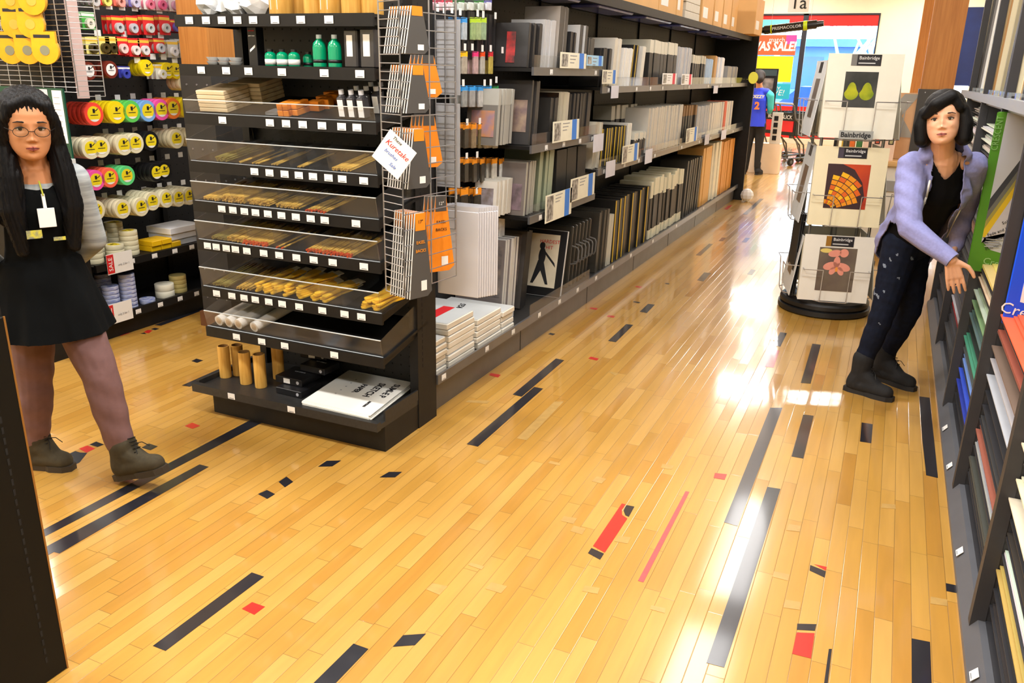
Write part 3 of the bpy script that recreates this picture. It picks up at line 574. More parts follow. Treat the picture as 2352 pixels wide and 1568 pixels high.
# acrylic bins
binhs = {2: .06, 3: .10, 4: .095, 5: .095, 6: .10, 7: .085}
DIV = {3: [.12, .28, .36, .46, .56, .66, .76], 4: [.14, .22, .30, .39, .49, .60, .71], 5: [.14, .2, .3, .45, .58, .71, .86], 6: [.17, .27, .42, .55, .69, .80], 7: [.28]}
for i, h in binhs.items():
    b = thing('acrylic_bin_tray', 'clear acrylic bin tray on the %s shelf from the top of the end gondola' % ORD[i], 'bin tray', (EX0+.5, 2.85, SZ[i]))
    M_ = SHM[i]; e = .0025
    obj('front_wall', MB().box((0, -.003, .002), (1.0, -.003+e, h), M=M_ @ T(0, .004, 0) @ Rx(-.0)), CLR, b)
    for x in (0.0, 1.0-e): obj('side_wall', MB().prism([M_ @ Vector(p) for p in ((x, 0, .002), (x, 0, h), (x, .30, h+.03), (x, .30, .002))], M_.to_3x3() @ Vector((e, 0, 0))), CLR, b)
    for x in DIV.get(i, []): obj('divider', MB().prism([M_ @ Vector(p) for p in ((x, .003, .002), (x, .003, h), (x, .30, h), (x, .30, .002))], M_.to_3x3() @ Vector((.002, 0, 0))), CLR, b)
    obj('rim', MB().box((0, -.0035, h-.002), (1.0, .0015, h+.001), M=M_ @ T(0, .004, 0)).box((0, 0, .0), (1.0, .004, .004), M=M_), mat('acrylic_edge', (205, 212, 215), .2), b)
# --- wares of the end gondola
def ux(px_, i, py_=400): return atY(px_, py_, 2.87).x
BAM = mat('bamboo', (226, 178, 92), .45, rgb2=(205, 152, 66), scale=6, stretch=(12, 12, 1)); BAMI = mat('bamboo_inside', (150, 105, 50), .7, noise=.2)
def bamboo(lab, x, y, z, r, h, grp, lb=False):
    m = MB().lathe([(r*.97, 0), (r, .004), (r, h-.003), (r*.98, h), (r*.86, h), (r*.84, h-.01), (r*.84, .01), (0, .01)], (x, y, z), n=28, ms=[0]*4+[1]*3)
    if lb: m.prism([(x+math.sin(a)*r*1.01, y-math.cos(a)*r*1.01, z+q) for a, q in ((-.35, .02), (.35, .02), (.35, .08), (-.35, .08))], (0, .001, 0), 2)
    return tag(obj('bamboo_pot', m, [BAM, BAMI, WHT], smooth=SM), lab, 'pot', grp)
for k, (p, dy, r, lb) in enumerate([(643, 0, .05, 1), (684, .09, .045, 0), (715, 0, .036, 0), (757, .03, .05, 1), (806, 0, .043, 0), (852, .03, .045, 0)]):
    bamboo(ORD[k]+' bamboo pot from the left on the top shelf of the end gondola', atY(p, 20, 2.92+dy).x, 2.93+dy, 1.847, r, .2, 'bamboo pots on the top shelf', lb)
for k, (p, py_, Y, h) in enumerate([(519, 865, 2.86, .165), (549, 860, 3.02, .16), (566, 880, 2.88, .165), (600, 888, 2.855, .17), (641, 868, 2.97, .165)]):
    bamboo(['tall bamboo pot at the left front corner of the bottom deck', 'bamboo pot standing behind the others on the bottom deck', 'bamboo pot between two others at the front of the bottom deck', 'nearest bamboo pot at the front of the bottom deck', 'shaded bamboo pot beside the black boxes on the bottom deck'][k],
           atZ(p, py_, .15).x, atZ(p, py_, .15).y, .151, .029, h, 'bamboo pots on the bottom deck')
BAG = mat('white_plastic_sheet', (240, 242, 244), .3, noise=.06, bump=.4, scale=20)
for k in range(4):
    random.seed(40+k); x = EX0+.08+k*.075; m = MB()
    m.ell((x, 2.98+.03*(k % 2), 1.847+.055), (.06, .07, .055), 9, 6)
    m.v = [(a+random.uniform(-.012, .012), b_+random.uniform(-.012, .012), max(1.8465, c_+random.uniform(-.012, .012))) for a, b_, c_ in m.v]
    tag(obj('crumpled_bag', m, BAG), ORD[k]+' crumpled white plastic bag from the left on the top shelf', 'bag', 'white bags on the top shelf')
z2 = 1.646
for k in range(6):
    x = atY([512, 545, 512, 545, 560, 530][k], 150, 2.90 + .0*k).x; zq = z2 + (.012 if k in (2, 3, 5) else 0)*1.4
    x = EX0+.14+.062*(k % 3); zq = z2+.017*(k//3)
    tag(obj('porcelain_dish', MB().lathe([(.018, 0), (.022, .002), (.03, .016), (.028, .016), (.02, .005), (0, .004)], (x, 2.90, zq), n=20), mat('porcelain', (222, 224, 226), .15, noise=.03), smooth=SM),
        ('upper ' if k > 2 else 'lower ')+'white porcelain dish, '+ORD[k % 3]+' from the left on the second shelf', 'dish', 'porcelain dishes on the second shelf')
def carton(name, lab, cat, lo, hi, m, lbl=None, grp=None, r=.002, extra=None):
    t = thing(name, lab, cat, ((lo[0]+hi[0])/2, (lo[1]+hi[1])/2, lo[2]), 0, grp); obj('body', MB().rbox(lo, hi, r), m, t)
    if lbl: a, b_, c_, d_ = lbl; w_, h_ = hi[0]-lo[0], hi[2]-lo[2]; obj('label', MB().box((lo[0]+a*w_, lo[1]-.001, lo[2]+b_*h_), (lo[0]+c_*w_, lo[1], lo[2]+d_*h_)), WHT, t)
    return t
BX = mat('black_carton', (20, 20, 23), .4, noise=.1)
a = atY(573, 150, 2.9).x; t = carton('ink_box', 'tall black box with small white writing beside the porcelain dishes', 'box', (a, 2.9, z2), (a+.046, 2.95, z2+.155), BX)
text('JERRY CHEN', .006, WHT, t, (a+.023, 2.8985, z2+.12), (PI/2, 0, 0)); text('SUMI INK', .008, REDP, t, (a+.023, 2.8985, z2+.14), (PI/2, 0, 0)); obj('sticker', MB().prism([(a+.01, 2.899, z2+.055), (a+.038, 2.899, z2+.075), (a+.038, 2.899, z2+.085), (a+.01, 2.899, z2+.065)], (0, .001, 0)), WHT, t)
GRB = mat('green_bottle', (0, 150, 105), .2, noise=.08); 
def bottle(lab, x, y, z, r, h, cap, m, grp, capm, band=None, nm='ink_bottle'):
    t = thing(nm, lab, 'bottle', (x, y, z), 0, grp)
    obj('body', MB().lathe([(r*.9, 0), (r, .003), (r, h*.62), (r*.86, h*.75), (r*.45, h*.84), (r*.42, h*.88), (0, h*.88)], (x, y, z), n=22), m, t, smooth=SM)
    obj('cap', MB().cyl((x, y, z+h*.86), (x, y, z+h), r*cap, n=16), capm, t, smooth=SM)
    if band: obj('band_label', MB().lathe([(r*1.01, h*band[0]), (r*1.01, h*band[1])], (x, y, z), n=22), band[2], t, smooth=True)
    return t
for k, p in enumerate((622, 649, 676)): bottle(ORD[k]+' short green ink bottle from the left on the second shelf', atY(p, 140, 2.89).x, 2.89, z2, .024, .068, .5, GRB, 'short green ink bottles', BX, (.1, .42, WHT))
bottle('short green ink bottle half hidden behind the tall green bottle', atY(708, 140, 2.95).x, 2.95, z2, .022, .06, .5, GRB, 'short green ink bottles', BX, (.1, .3, BX))
for k, p in enumerate((734, 769)): bottle(['left', 'other'][k] == 'left' and 'tall green ink bottle next to the short green bottles' or 'tall green ink bottle next to the dark carton', atY(p, 120, 2.89).x, 2.89, z2, .0275, .125, .42, GRB, 'tall green ink bottles', mat('clear_cap', (190, 205, 215), .15), (.14, .24, BX))
for k, (p0, p1) in enumerate(((789, 820), (826, 861))):
    x0, x1 = atY(p0, 120, 2.88).x, atY(p1, 120, 2.88).x; carton('ink_carton', ['dark square ink bottle with white label beside the tall green bottles', 'larger dark square ink bottle at the right end of the second shelf'][k], 'bottle', (x0, 2.88, z2), (x1, 2.93, z2+.145+.004*k), mat('smoked_plastic', (58, 56, 58), .2, noise=.1), (.25, .3, .68, .85), 'dark square ink bottles', r=.006)
# shelf 3
def onshelf(i, lo, hi, name, lab, cat, m, grp=None, r=.002):
    M_ = SHM[i]; t = obj(name, MB().rbox(lo, hi, r), m, origin=(0, 0, 0), local=True); t.matrix_world = M_ @ Matrix(); t.location = M_.to_translation(); return tag(t, lab, cat, grp)
PLY = mat('birch_panel', (228, 208, 172), .6, rgb2=(212, 186, 145), scale=4, stretch=(1, 6, 6))
for k in range(5): onshelf(2, (.055, .03, .003+k*.0185), (.215, .19, .020+k*.0185), 'wood_panel', ORD[k]+' birch painting panel from the bottom of the front stack', 'panel', PLY, 'birch painting panels')
for k in range(5): onshelf(2, (.09+.01*(k % 2), .2, .003+k*.0185), (.27, .36, .020+k*.0185), 'wood_panel', ORD[k]+' birch painting panel from the bottom of the rear stack', 'panel', PLY, 'birch painting panels')
ORG = mat('orange_wrapper', (236, 140, 40), .4, noise=.08)
for k in range(6):
    c_, r_ = k % 3, k//3; dy = .02 if c_ == 2 else 0
    onshelf(2, (.505+c_*.03, .012+dy, .003+r_*.027), (.533+c_*.03, .10+dy, .028+r_*.027), 'ink_stick_box', ['lower', 'upper'][r_]+' row orange ink stick box, '+ORD[c_]+' from the left', 'box', ORG, 'orange ink stick boxes')
for k in range(5): onshelf(2, (.585-.012*k+.03*(k % 2), .12+.045*k, .003), (.64-.01*k+.03*(k % 2), .16+.045*k, .045), 'ink_stick_box', ORD[k]+' orange box in the row running back from the front block', 'box', ORG, 'orange boxes running back')
onshelf(2, (.43, .02, .003), (.49, .09, .018), 'clear_packet', 'clear plastic packet beside the orange boxes', 'packet', CLRP)
for r_ in range(3):
    for c_ in range(3):
        x0 = .80+c_*.048+.02*r_; M_ = SHM[2]; 
        t = thing('ink_bottle', '%s small square ink bottle in the %s row on the third shelf' % (['leftmost', 'middle', 'rightmost'][c_], ['front', 'second', 'back'][r_]), 'bottle', (0, 0, 0), 0, 'small square ink bottles'); t.matrix_world = M_ @ T(x0, .03+.08*r_, .003)
        obj('body', MB().rbox((0, 0, 0), (.04, .04, .085), .006), MATS['smoked_plastic'], t, local=True); obj('label', MB().box((.008, -.001, .008), (.034, 0, .075)), WHT, t, local=True)
        obj('shoulder', MB().cyl((.02, .02, .085), (.02, .02, .094), .018, .009, n=12), MATS['smoked_plastic'], t, local=True); obj('cap', MB().cyl((.02, .02, .094), (.02, .02, .112), .011, n=12), mat('pale_cap', (200, 205, 215), .3), t, local=True)
# brushes
BR_H = mat('brush_cane', (226, 182, 84), .4, noise=.15, scale=30); BR_D = mat('brush_tip_red', (205, 78, 30), .4); BR_W = mat('brush_hair', (120, 92, 62), .8, noise=.2); BR_O = mat('brush_olive', (150, 138, 70), .5, noise=.3, scale=30); BR_E = mat('cane_end', (150, 95, 50), .7)
def brushmesh(nm, mats, r=.0035, L=.25, head='hair'):
    m = MB().cyl((0, 0, r), (0, L*.82, r), r, r*.9, n=7).cyl((0, -.0006, r), (0, .0, r), r*.45, n=6, m=2)
    if head == 'red': m.cyl((0, -.012, r), (0, .001, r), r*.95, r*1.15, n=7, m=1)
    me = obj(nm, m, mats, local=True, origin=(0, 0, 0), smooth=SM); h = obj('bristles', MB().lathe([(r*.9, L*.82), (r*1.25, L*.87), (r*.9, L*.94), (0, L)], (0, 0, r), n=7, ax='y'), BR_W, me, local=True, smooth=True); return me
protos = {}
def brush(kind, i, u, v, w_, ang, lab, grp, tiltx=0):
    M_ = SHM[i] @ T(u, v, w_) @ Rz(ang) @ Rx(tiltx); 
    if kind not in protos:
        o = protos[kind] = {'cane': lambda: brushmesh('paint_brush', [BR_H, BR_E, BR_E]), 'red': lambda: brushmesh('paint_brush', [BR_H, BR_D, BR_D], .0045, .24, 'red'), 'olive': lambda: brushmesh('paint_brush', [BR_O, BR_E, BR_E], .003, .26)}[kind]()
    else: o = dup(protos[kind])
    o.matrix_world = M_; return tag(o, lab, 'brush', grp)
random.seed(11)
def brbin(kind, i, u0, u1, n, adj, where, layers=1):
    for l in range(layers):
        for k in range(n):
            u = u0+(u1-u0)*(k+.5)/n + random.uniform(-.004, .004)
            brush(kind, i, u, .012+random.uniform(0, .012), .003+l*.0075+random.uniform(0, .001), -.10+random.uniform(-.07, .05), '%s paint brush lying %s' % (adj, where), 'brushes '+where, random.uniform(0, .02))
brbin('olive', 3, .135, .20, 9, 'thin olive handled', 'in the second bin of the fourth shelf', 3)
for k, (u, n) in enumerate(((.26, 2), (.34, 3), (.44, 3), (.58, 3))): brbin('cane', 3, u, u+.012*n, n, 'pale cane', 'in the %s sparse bin of the fourth shelf' % ORD[k])
brbin('cane', 3, .76, .86, 10, 'thin cane', 'in the last filled bin of the fourth shelf', 2)
brbin('cane', 4, .03, .13, 11, 'brown cane', 'at the left of the fifth shelf', 2); brbin('cane', 4, .145, .28, 16, 'cane', 'in the packed bins of the fifth shelf', 4); brbin('cane', 4, .30, .42, 12, 'cane', 'in the middle bins of the fifth shelf', 3)
brbin('cane', 4, .45, .58, 12, 'cane', 'right of the middle of the fifth shelf', 2); brbin('red', 4, .62, .73, 7, 'red tipped cane', 'at the right of the fifth shelf')
brbin('olive', 5, .06, .16, 10, 'thin', 'at the left of the sixth shelf', 2); brbin('cane', 5, .16, .26, 10, 'pale cane', 'left of the middle of the sixth shelf', 3); brbin('red', 5, .26, .40, 12, 'red tipped cane', 'left of the middle of the sixth shelf', 2)
brbin('red', 5, .44, .5, 2, 'loose red tipped', 'in the middle of the sixth shelf'); brbin('red', 5, .62, .86, 17, 'red tipped cane', 'in the full bins of the sixth shelf', 2)
brbin('olive', 6, .04, .14, 9, 'green handled', 'at the left of the seventh shelf', 2); brbin('cane', 6, .19, .27, 6, 'cane', 'beside the flat brushes on the seventh shelf', 2)
HK = mat('hake_yellow', (240, 190, 50), .4, rgb2=(222, 168, 40), scale=5, stretch=(12, 2, 2))
def hake(i, u, v, w_, ang, wd, lab):
    k = 'hake%.3f' % wd
    if k not in protos:
        pts = [(wd*.28*math.cos(a), .012+.012*math.sin(a)) for a in [PI+PI*j/6 for j in range(7)]] + [(wd*.22, .10), (wd*.5, .16), (wd*.5, .19), (-wd*.5, .19), (-wd*.5, .16), (-wd*.22, .10)]
        o = protos[k] = obj('flat_brush', MB().prism([(x, y, 0) for x, y in pts], (0, 0, .007)), HK, local=True, origin=(0, 0, 0)); obj('bristles', MB().box((-wd*.48, .19, .0015), (wd*.48, .225, .0055)), mat('goat_hair', (235, 225, 200), .8, noise=.1), o, local=True)
    else: o = dup(protos[k])
    o.matrix_world = SHM[i] @ T(u, v, w_) @ Rz(ang); return tag(o, lab, 'brush', 'flat yellow brushes')
random.seed(5)
hk = [(.30, 5, .03), (.345, 4, .03), (.40, 5, .045), (.47, 6, .05), (.54, 6, .05), (.62, 4, .05), (.68, 3, .05), (.90, 5, .055), (.955, 5, .06)]
for k, (u, n, wd) in enumerate(hk):
    for l in range(n): hake(6, u+random.uniform(-.012, .012), .015+.006*l, .004+.0078*l, -.35+random.uniform(-.2, .2), wd, '%s flat yellow hake brush from the bottom of the %s pile on the seventh shelf' % (ORD[l], ORD[k]))
ROL = mat('rice_paper_roll', (236, 230, 220), .5, noise=.08, scale=5)
for k, u in enumerate((.06, .12, .18, .275)):
    o = obj('paper_roll', MB().cyl((0, 0, .026), (0, .34, .026), .025, n=24).lathe([(.016, -.0005), (0, -.0004)], (0, 0, .026), ax='y', m=1), [ROL, mat('roll_core', (214, 190, 160), .7)], local=True, origin=(0, 0, 0), smooth=SM); o.matrix_world = SHM[7] @ T(u, .02, .003) @ Rz(-.12)
    tag(o, ORD[k]+' white paper roll from the left in the lowest bin tray', 'paper roll', 'paper rolls')
# base deck boxes and pad stack
def kbox(lab, px_, py_, w_, d_, h_, rz, z=.151, sticker=True):
    p = atZ(px_, py_, z); t = thing('ink_stone_box', lab, 'box', p, rz, 'black boxes on the bottom deck'); obj('body', MB().rbox((0, 0, 0), (w_, d_, h_), .002), BX, t, local=True)
    if sticker: obj('sticker', MB().box((w_*.32, -.001, h_*.15), (w_*.56, 0, h_*.85)), WHT, t, local=True)
    obj('round_seal', MB().cyl((w_*.85, -.001, h_*.5), (w_*.85, 0, h_*.5), h_*.25, n=14), mat('grey_seal', (170, 170, 175), .4), t, local=True)
    o = text('INK STONE', .012, mat('grey_print', (150, 150, 152), .5), t, (0, 0, 0), (0, 0, 0)); o.location = (w_*.5, d_*.6, h_+.0005); return t
kbox('lower black box with an orange scrawl at the front of the bottom deck', 634, 902, .155, .15, .032, -.03, sticker=False)
kbox('upper black box with white sticker stacked at the front of the bottom deck', 633, 876, .16, .15, .034, -.02, z=.184)
for k in range(3): kbox('black box in the rear stack on the bottom deck, %s from the bottom' % ORD[k], 690, 850, .15, .12, .034, -.05, z=.151+.035*k, sticker=(k == 1))
kbox('black box lying on top of the rear stack beside a clear strip', 690, 820, .15, .1, .03, .1, z=.257)
pc = [atZ(695, 928, .165), atZ(848, 963, .165), atZ(952, 882, .165), atZ(815, 850, .165)]
for k in range(9):
    random.seed(60+k); dx, dy, z = random.uniform(-.006, .006), random.uniform(-.006, .006), .1515+k*.0035
    P = [Vector((p.x+dx, min(p.y+dy, 3.24), z)) for p in pc]
    t = tag(obj('sketch_pad', MB().prism(P, (0, 0, .0032)), mat('pad_paper', (242, 240, 232), .6, noise=.03)), (ORD[k]+' white sumi paper pad from the bottom of the pile') if k < 8 else 'topmost white sumi-e paper pad with black brush lettering on the bottom deck', 'paper pad', 'sumi paper pads')
top = t; ct = sum(pc, Vector())/4; ex = (pc[3]-pc[0]).normalized(); ang = math.atan2(ex.y, ex.x)
zt = .1515+8*.0035+.0036; rt = (0, 0, ang+PI); sdir = Vector((-math.cos(ang), -math.sin(ang), 0)); ndir = Vector((math.sin(ang), -math.cos(ang), 0))
ra = math.atan2((pc[1]-pc[0]).y, (pc[1]-pc[0]).x)
e1 = (pc[1]-pc[0]).normalized(); e2 = (pc[3]-pc[0]).normalized()
ra = math.atan2(-e2.y, -e2.x)
for s_, sz_, a_, b_ in (('SUMI-E P', .046, .86, .60), ('AINTING', .017, .80, .22), ('SKETCH', .050, .66, .55), ('PAPER', .040, .46, .52)):
    p = pc[0] + (pc[1]-pc[0])*a_ + (pc[3]-pc[0])*b_; text(s_, sz_, INK, top, (p.x, p.y, zt), (0, 0, ra), bold=.0014)
for k in range(5): p = pc[0]+(pc[1]-pc[0])*.26+(pc[3]-pc[0])*(.3+.1*k); obj('printed_mark', MB().box((p.x-.004, p.y-.004, zt-.0004), (p.x+.004, p.y+.004, zt)), MATS['grey_print'], top)
# ---------- wire wing with hanging packs ----------
def grid(name, lab, p0, p1, z0, z1, nv, nh, cat='wire grid', r=.0022):
    p0, p1 = Vector(p0), Vector(p1); c = (p0+p1)/2; t = thing(name, lab, cat, (c.x, c.y, z0)); v = MB(); h = MB()
    for i in range(nv): q = p0.lerp(p1, i/(nv-1)); v.cyl((q.x, q.y, z0), (q.x, q.y, z1), r*1.3, n=6)
    for i in range(nh): z = z0+(z1-z0)*i/(nh-1); h.cyl((p0.x, p0.y, z), (p1.x, p1.y, z), r, n=5)
    obj('upright_wires', v, WIRE, t, smooth=SM); obj('cross_wires', h, WIRE, t, smooth=SM); return t
A = Vector((-1.83, 2.80, 0)); B = Vector((-1.705, 2.745, 0)); D = Vector((-1.66, 3.1, 0))
grid('wire_grid_panel', 'narrow wire grid panel facing the camera on the right of the end gondola', A, B, .77, 2.1, 2, 44)
grid('wire_grid_panel', 'wire grid panel running back along the aisle beside the end gondola', B, D, .79, 2.1, 3, 22)
w0, w1 = atY(962, 200, 3.31), atY(1036, 200, 3.31)
grid('wire_grid_panel', 'wire grid panel with plastic sleeves where the long gondola begins', (-1.875, 3.31, 0), (w1.x+.02, 3.31, 0), .95, 2.1, 3, 24)
PK = mat('white_board_edge', (224, 224, 220), .6, noise=.05)
def easelback(lab, x, y, z, h, w0_, w1_, side, rz, grp, n_or, s='EASEL BACKS', num='12"'):
    t = thing('easel_back_pack', lab, 'easel back pack', (x, y, z), rz, grp)
    obj('backing', MB().prism([(-w0_/2, .0008, h), (w0_/2, .0008, h), (w1_/2, .0008, .02), (w1_*.3, .0008, 0), (-w1_/2, .0008, 0)], (0, .006, 0)), PK, t, local=True)
    obj('card', MB().prism([(-w0_/2, 0, h), (w0_/2, 0, h), (w1_/2, 0, .02), (w1_*.3, 0, 0), (-w1_/2, 0, 0)], (0, .0008, 0)), mat('slate_card', (78, 76, 74), .5, noise=.05) if side == 'g' else mat('orange_card', (240, 140, 30), .5, noise=.05), t, local=True)
    obj('top_band', MB().prism([(-w0_/2, -.001, h), (w0_/2, -.001, h), (w0_/2+.02*(w1_-w0_), -.001, h*.8), (-w0_/2-.02*(w1_-w0_), -.001, h*.8)], (0, .001, 0)), MATS['orange_card'] if side == 'g' and 'orange_card' in MATS else mat('slate_card', (78, 76, 74)), t, local=True)
    obj('sticker', MB().box((w1_*.0, -.002, h*.08), (w1_*.25, -.001, h*.2)), WHT, t, local=True)
    if num: o = text(num, .02, WHT if side != 'g' else INK, t, (0, 0, 0), (PI/2, 0, 0)); o.location = (0, -.002, h*.9)
    if s:
        for q, wd in enumerate(s.split()): o = text(wd, .018, INK if side != 'g' else mat('orange_print', (240, 150, 30), .5), t, (0, 0, 0), (PI/2, 0, 0)); o.location = (0, -.002, h*(.66-.1*q))
    return t
mat('orange_card', (240, 140, 30), .5, noise=.05)
PK = mat('white_board_edge', (224, 224, 220), .6, noise=.05)
def packrow(nm, x0, y0, z, h, wd, n, dirx, labf, grp, front='g', rz=0.0, **k):
    """packs hanging one behind the other, front one last"""
    for i in range(n):
        easelback(labf % ORD[i], x0+dirx[0]*i, y0+dirx[1]*i, z, h, wd*.45, wd, front, rz, grp, 0, **(k if i == n-1 else dict(s=None, num=None)))
for r_, (yt, yb) in enumerate(((20, 125), (150, 255), (290, 420), (475, 660))):
    zt_, zb_ = atY(950, yt, 2.95).z, atY(950, yb, 2.95).z
    for i in range(9):
        x = -1.79+i*.014; t = easelback('%s grey easel back pack from the gondola in the %s row of the wire wing' % (ORD[i], ORD[r_]), x, 2.86-.004*i, zb_, zt_-zb_, .05, .12, 'g', math.radians(72), 'grey easel back packs on the wire wing', 0, s='EASEL BACKS' if i == 8 and r_ == 3 else None, num='17"' if i == 8 and r_ == 3 else None)
    if r_ > 0:
        for i in range(4): easelback('%s orange easel back pack from the gondola in the %s row of the wire wing' % (ORD[i], ORD[r_]), (-1.82 if r_ < 3 else -1.765)+.012*i, 3.06+.01*i, zb_+.05, (zt_-zb_)*.95, .05, .13, 'o', math.radians(58), 'orange easel back packs on the wire wing', 0, s='EASEL BACKS' if i == 3 and r_ == 3 else None, num='12"' if i == 3 and r_ == 3 else None)
# diamond card
c = atY(905, 355, 2.70); t = thing('handwritten_card', 'white diamond card with red and blue handwriting clipped to the wire wing', 'card', c); t.rotation_euler = (0, math.radians(38), math.radians(6))
cw, chh = .068, .066
obj('card', MB().box((-cw, 0, -chh), (cw, .0012, chh)), WHT, t, local=True)
for s_, sz_, m_, a_, b_ in (('These', .018, INK, -.02, .05), ('Kuretake', .03, REDP, 0, .022), ('brushes', .02, mat('blue_pen', (60, 110, 200), .5), -.01, -.008), ('Sale', .02, MATS['blue_pen'], .02, -.038)):
    o = text(s_, sz_, m_, t, (0, 0, 0), (PI/2, 0, 0), shear=.3); o.location = (a_, -.0006, b_)
# sleeves and big bags hung at the start of the run
SLV = clear('grey_sleeve', tint=(225, 228, 232), haze=.62, hz=(226, 228, 234))
for r_, (yt, yb) in enumerate(((45, 218), (236, 430))):
    for i in range(6):
        a_, b_ = atY(1002, yt, 3.34+.006*i), atY(1038, yb, 3.34+.006*i); dx = .006*i
        tag(obj('plastic_sleeve', MB().box((a_.x+dx, 3.34+.006*i, b_.z), (b_.x+dx+.012, 3.3415+.006*i, a_.z)), SLV), '%s clear plastic sleeve in the %s bunch on the grid panel' % (ORD[i], ['upper', 'lower'][r_]), 'plastic sleeve', 'clear plastic sleeves')
for i in range(9):
    Y = 3.36+.012*i; a_, b_ = atY(1008, 470, 3.36), atY(1098, 685, 3.36); dx = .012*i*.55
    t = tag(obj('poly_bag', MB().rbox((a_.x+dx-.01, Y, b_.z), (b_.x+dx, Y+.006, a_.z-.02), .002).box((a_.x+dx-.01, Y+.002, a_.z-.02), (b_.x+dx, Y+.004, a_.z+.002)), mat('milky_sheet', (212, 212, 218), .35, noise=.05)), '%s large milky plastic pouch of the bunch hanging low on the long gondola' % ORD[i], 'pouch', 'large milky pouches')
# ---------- long gondola along the aisle ----------
LG = thing('gondola_shelving', 'long black gondola full of portfolios and frames along the aisle', 'gondola', (-2.38, 7.5, 0))
KICK = mat('grey_kick_plate', (98, 94, 88), .4, noise=.15, metal=.2)
LY0, LY1 = 3.30, 11.75
obj('base', MB().box((-2.86, LY0+.005, 0), (-1.92, LY1, .17)), KICK, LG)
obj('base_deck', MB().box((-2.88, LY0+.005, .17), (-1.885, LY1, .185)), MATS['black_deck'], LG)
LIPM = mat('steel_channel', (120, 120, 122), .3, metal=.6, noise=.1)
obj('base_lip', MB().box((-1.885, LY0+.005, .165), (-1.872, LY1, .215)), LIPM, LG)
for y in (4.42, 5.65, 6.87, 8.09, 9.31, 10.53): obj('kick_joint', MB().box((-1.9205, y-.004, 0), (-1.9185, y+.004, .168)), BLK, LG)
pegpanel('back_panel', LG, (-2.40, LY0+.005, .18), (-2.36, LY1, 2.2), 'x', .075, .1)
obj('end_panel', MB().box((-2.88, LY1, 0), (-1.80, LY1+.04, 2.2)), BLK, LG)
for y in (4.40, 5.64, 6.86, 8.08, 9.30, 10.52): obj('upright', MB().box((-2.365, y-.02, .18), (-2.345, y+.02, 2.2)), BLK, LG)
PUR = mat('violet_glint', (120, 130, 215), .15, noise=.3)  # violet colour stands in for reflected glints on the canopy underside
obj('canopy', MB().box((-2.9, 4.3, 2.10), (-1.9, LY1+.1, 2.13)).box((-1.9, 4.3, 2.075), (-1.88, LY1+.1, 2.135)), BLK, LG)
for i, y in enumerate((5.0, 6.2, 7.4, 8.6, 9.8, 11.0)): obj('canopy_glint', MB().rbox((-2.2, y-.42, 2.075), (-1.98, y+.42, 2.1), .01), PUR, LG)
def shelfrow(y0, y1, z, x1=-1.9, fence=.07, nm='shelf'):
    obj(nm, MB().box((-2.36, y0, z-.02), (x1, y1, z)), BLK, LG); obj('shelf_lip', MB().box((x1, y0, z-.04), (x1+.014, y1, z+.005)), LIPM, LG)
    obj('shelf_fence', MB().box((x1+.008, y0+.01, z), (x1+.0105, y1-.01, z+fence)), CLR, LG)
shelfrow(4.44, 5.62, .825); shelfrow(4.44, 5.62, 1.235); shelfrow(4.44, 5.66, 1.665)
for y0 in (5.66, 6.88, 8.10, 9.32, 10.54): shelfrow(y0, min(y0+1.21, LY1), .985); shelfrow(y0, min(y0+1.21, LY1), 1.55)
obj('shelf_fence', MB().box((-1.875, 4.45, .19), (-1.8725, 5.55, .29)), CLR, LG)
def rlabel(y, z, x=-1.884):
    o = labproto.copy(); C.objects.link(o); o.parent = LG; o.location = Vector((x, y, z))-LG.location; o.rotation_euler = (0, 0, PI/2); return o
for z, ys, x in ((.19, (3.36, 3.85, 4.2, 4.6, 4.95, 5.3, 5.7, 6.1, 6.6, 7.3, 8.2, 9.5), -1.871), (.805, (4.6, 4.75, 5.0), -1.885), (1.215, (4.66, 4.95, 5.25, 5.5), -1.885), (1.645, (4.7, 5.5), -1.885), (.965, (5.8, 6.3, 6.7, 7.2, 8.2, 9.0, 9.6, 10.4, 11), -1.885), (1.53, (5.8, 6.5, 6.9, 7.3, 8.3, 9.2, 9.9, 10.6), -1.885)):
    for y in ys: rlabel(y, z, x)
# signs clipped to shelf fences
def fsign(lab, p0, p1, x=-1.872, stripe=(60, 130, 225), base=(240, 236, 214)):
    a, b_ = atX(*p0, x), atX(*p1, x); y0, y1 = min(a.y, b_.y), max(a.y, b_.y); z1, z0 = max(a.z, b_.z), min(a.z, b_.z)
    t = thing('shelf_sign', lab, 'shelf sign', (x, (y0+y1)/2, z0), 0, 'signs on the shelf edges'); obj('card', MB().box((x, y0, z0), (x+.002, y1, z1)), flat(base), t); w_ = y1-y0
    obj('stripe', MB().box((x+.002, y0+w_*.72, z0), (x+.003, y0+w_*.9, z1)), flat(stripe), t); obj('thumbnail', MB().box((x+.002, y0+w_*.05, z0+.01), (x+.003, y0+w_*.28, z1-.01)), mat('sign_photo', (70, 66, 62), .4, rgb2=(190, 185, 175), scale=30), t)
    m = MB()
    for k in range(3): m.box((x+.002, y0+w_*.36, z1-.02-.02*k), (x+.003, y0+w_*(.62-.05*k), z1-.015-.02*k))
    obj('text_lines', m, MATS['grey_print'], t)
fsign('cream and blue shelf sign on the top shelf near the pegged packs', (1287, 119), (1345, 158)); fsign('blue edged sign beside the first one on the top shelf', (1348, 126), (1384, 152), base=(170, 215, 245))
fsign('cream and blue shelf sign on the middle shelf below the white faced packs', (1270, 280), (1328, 318)); fsign('cream and blue shelf sign on the lower shelf, the one nearer the camera', (1253, 450), (1311, 490)); fsign('cream and blue shelf sign on the lower shelf, the farther of the two', (1311, 412), (1364, 445))
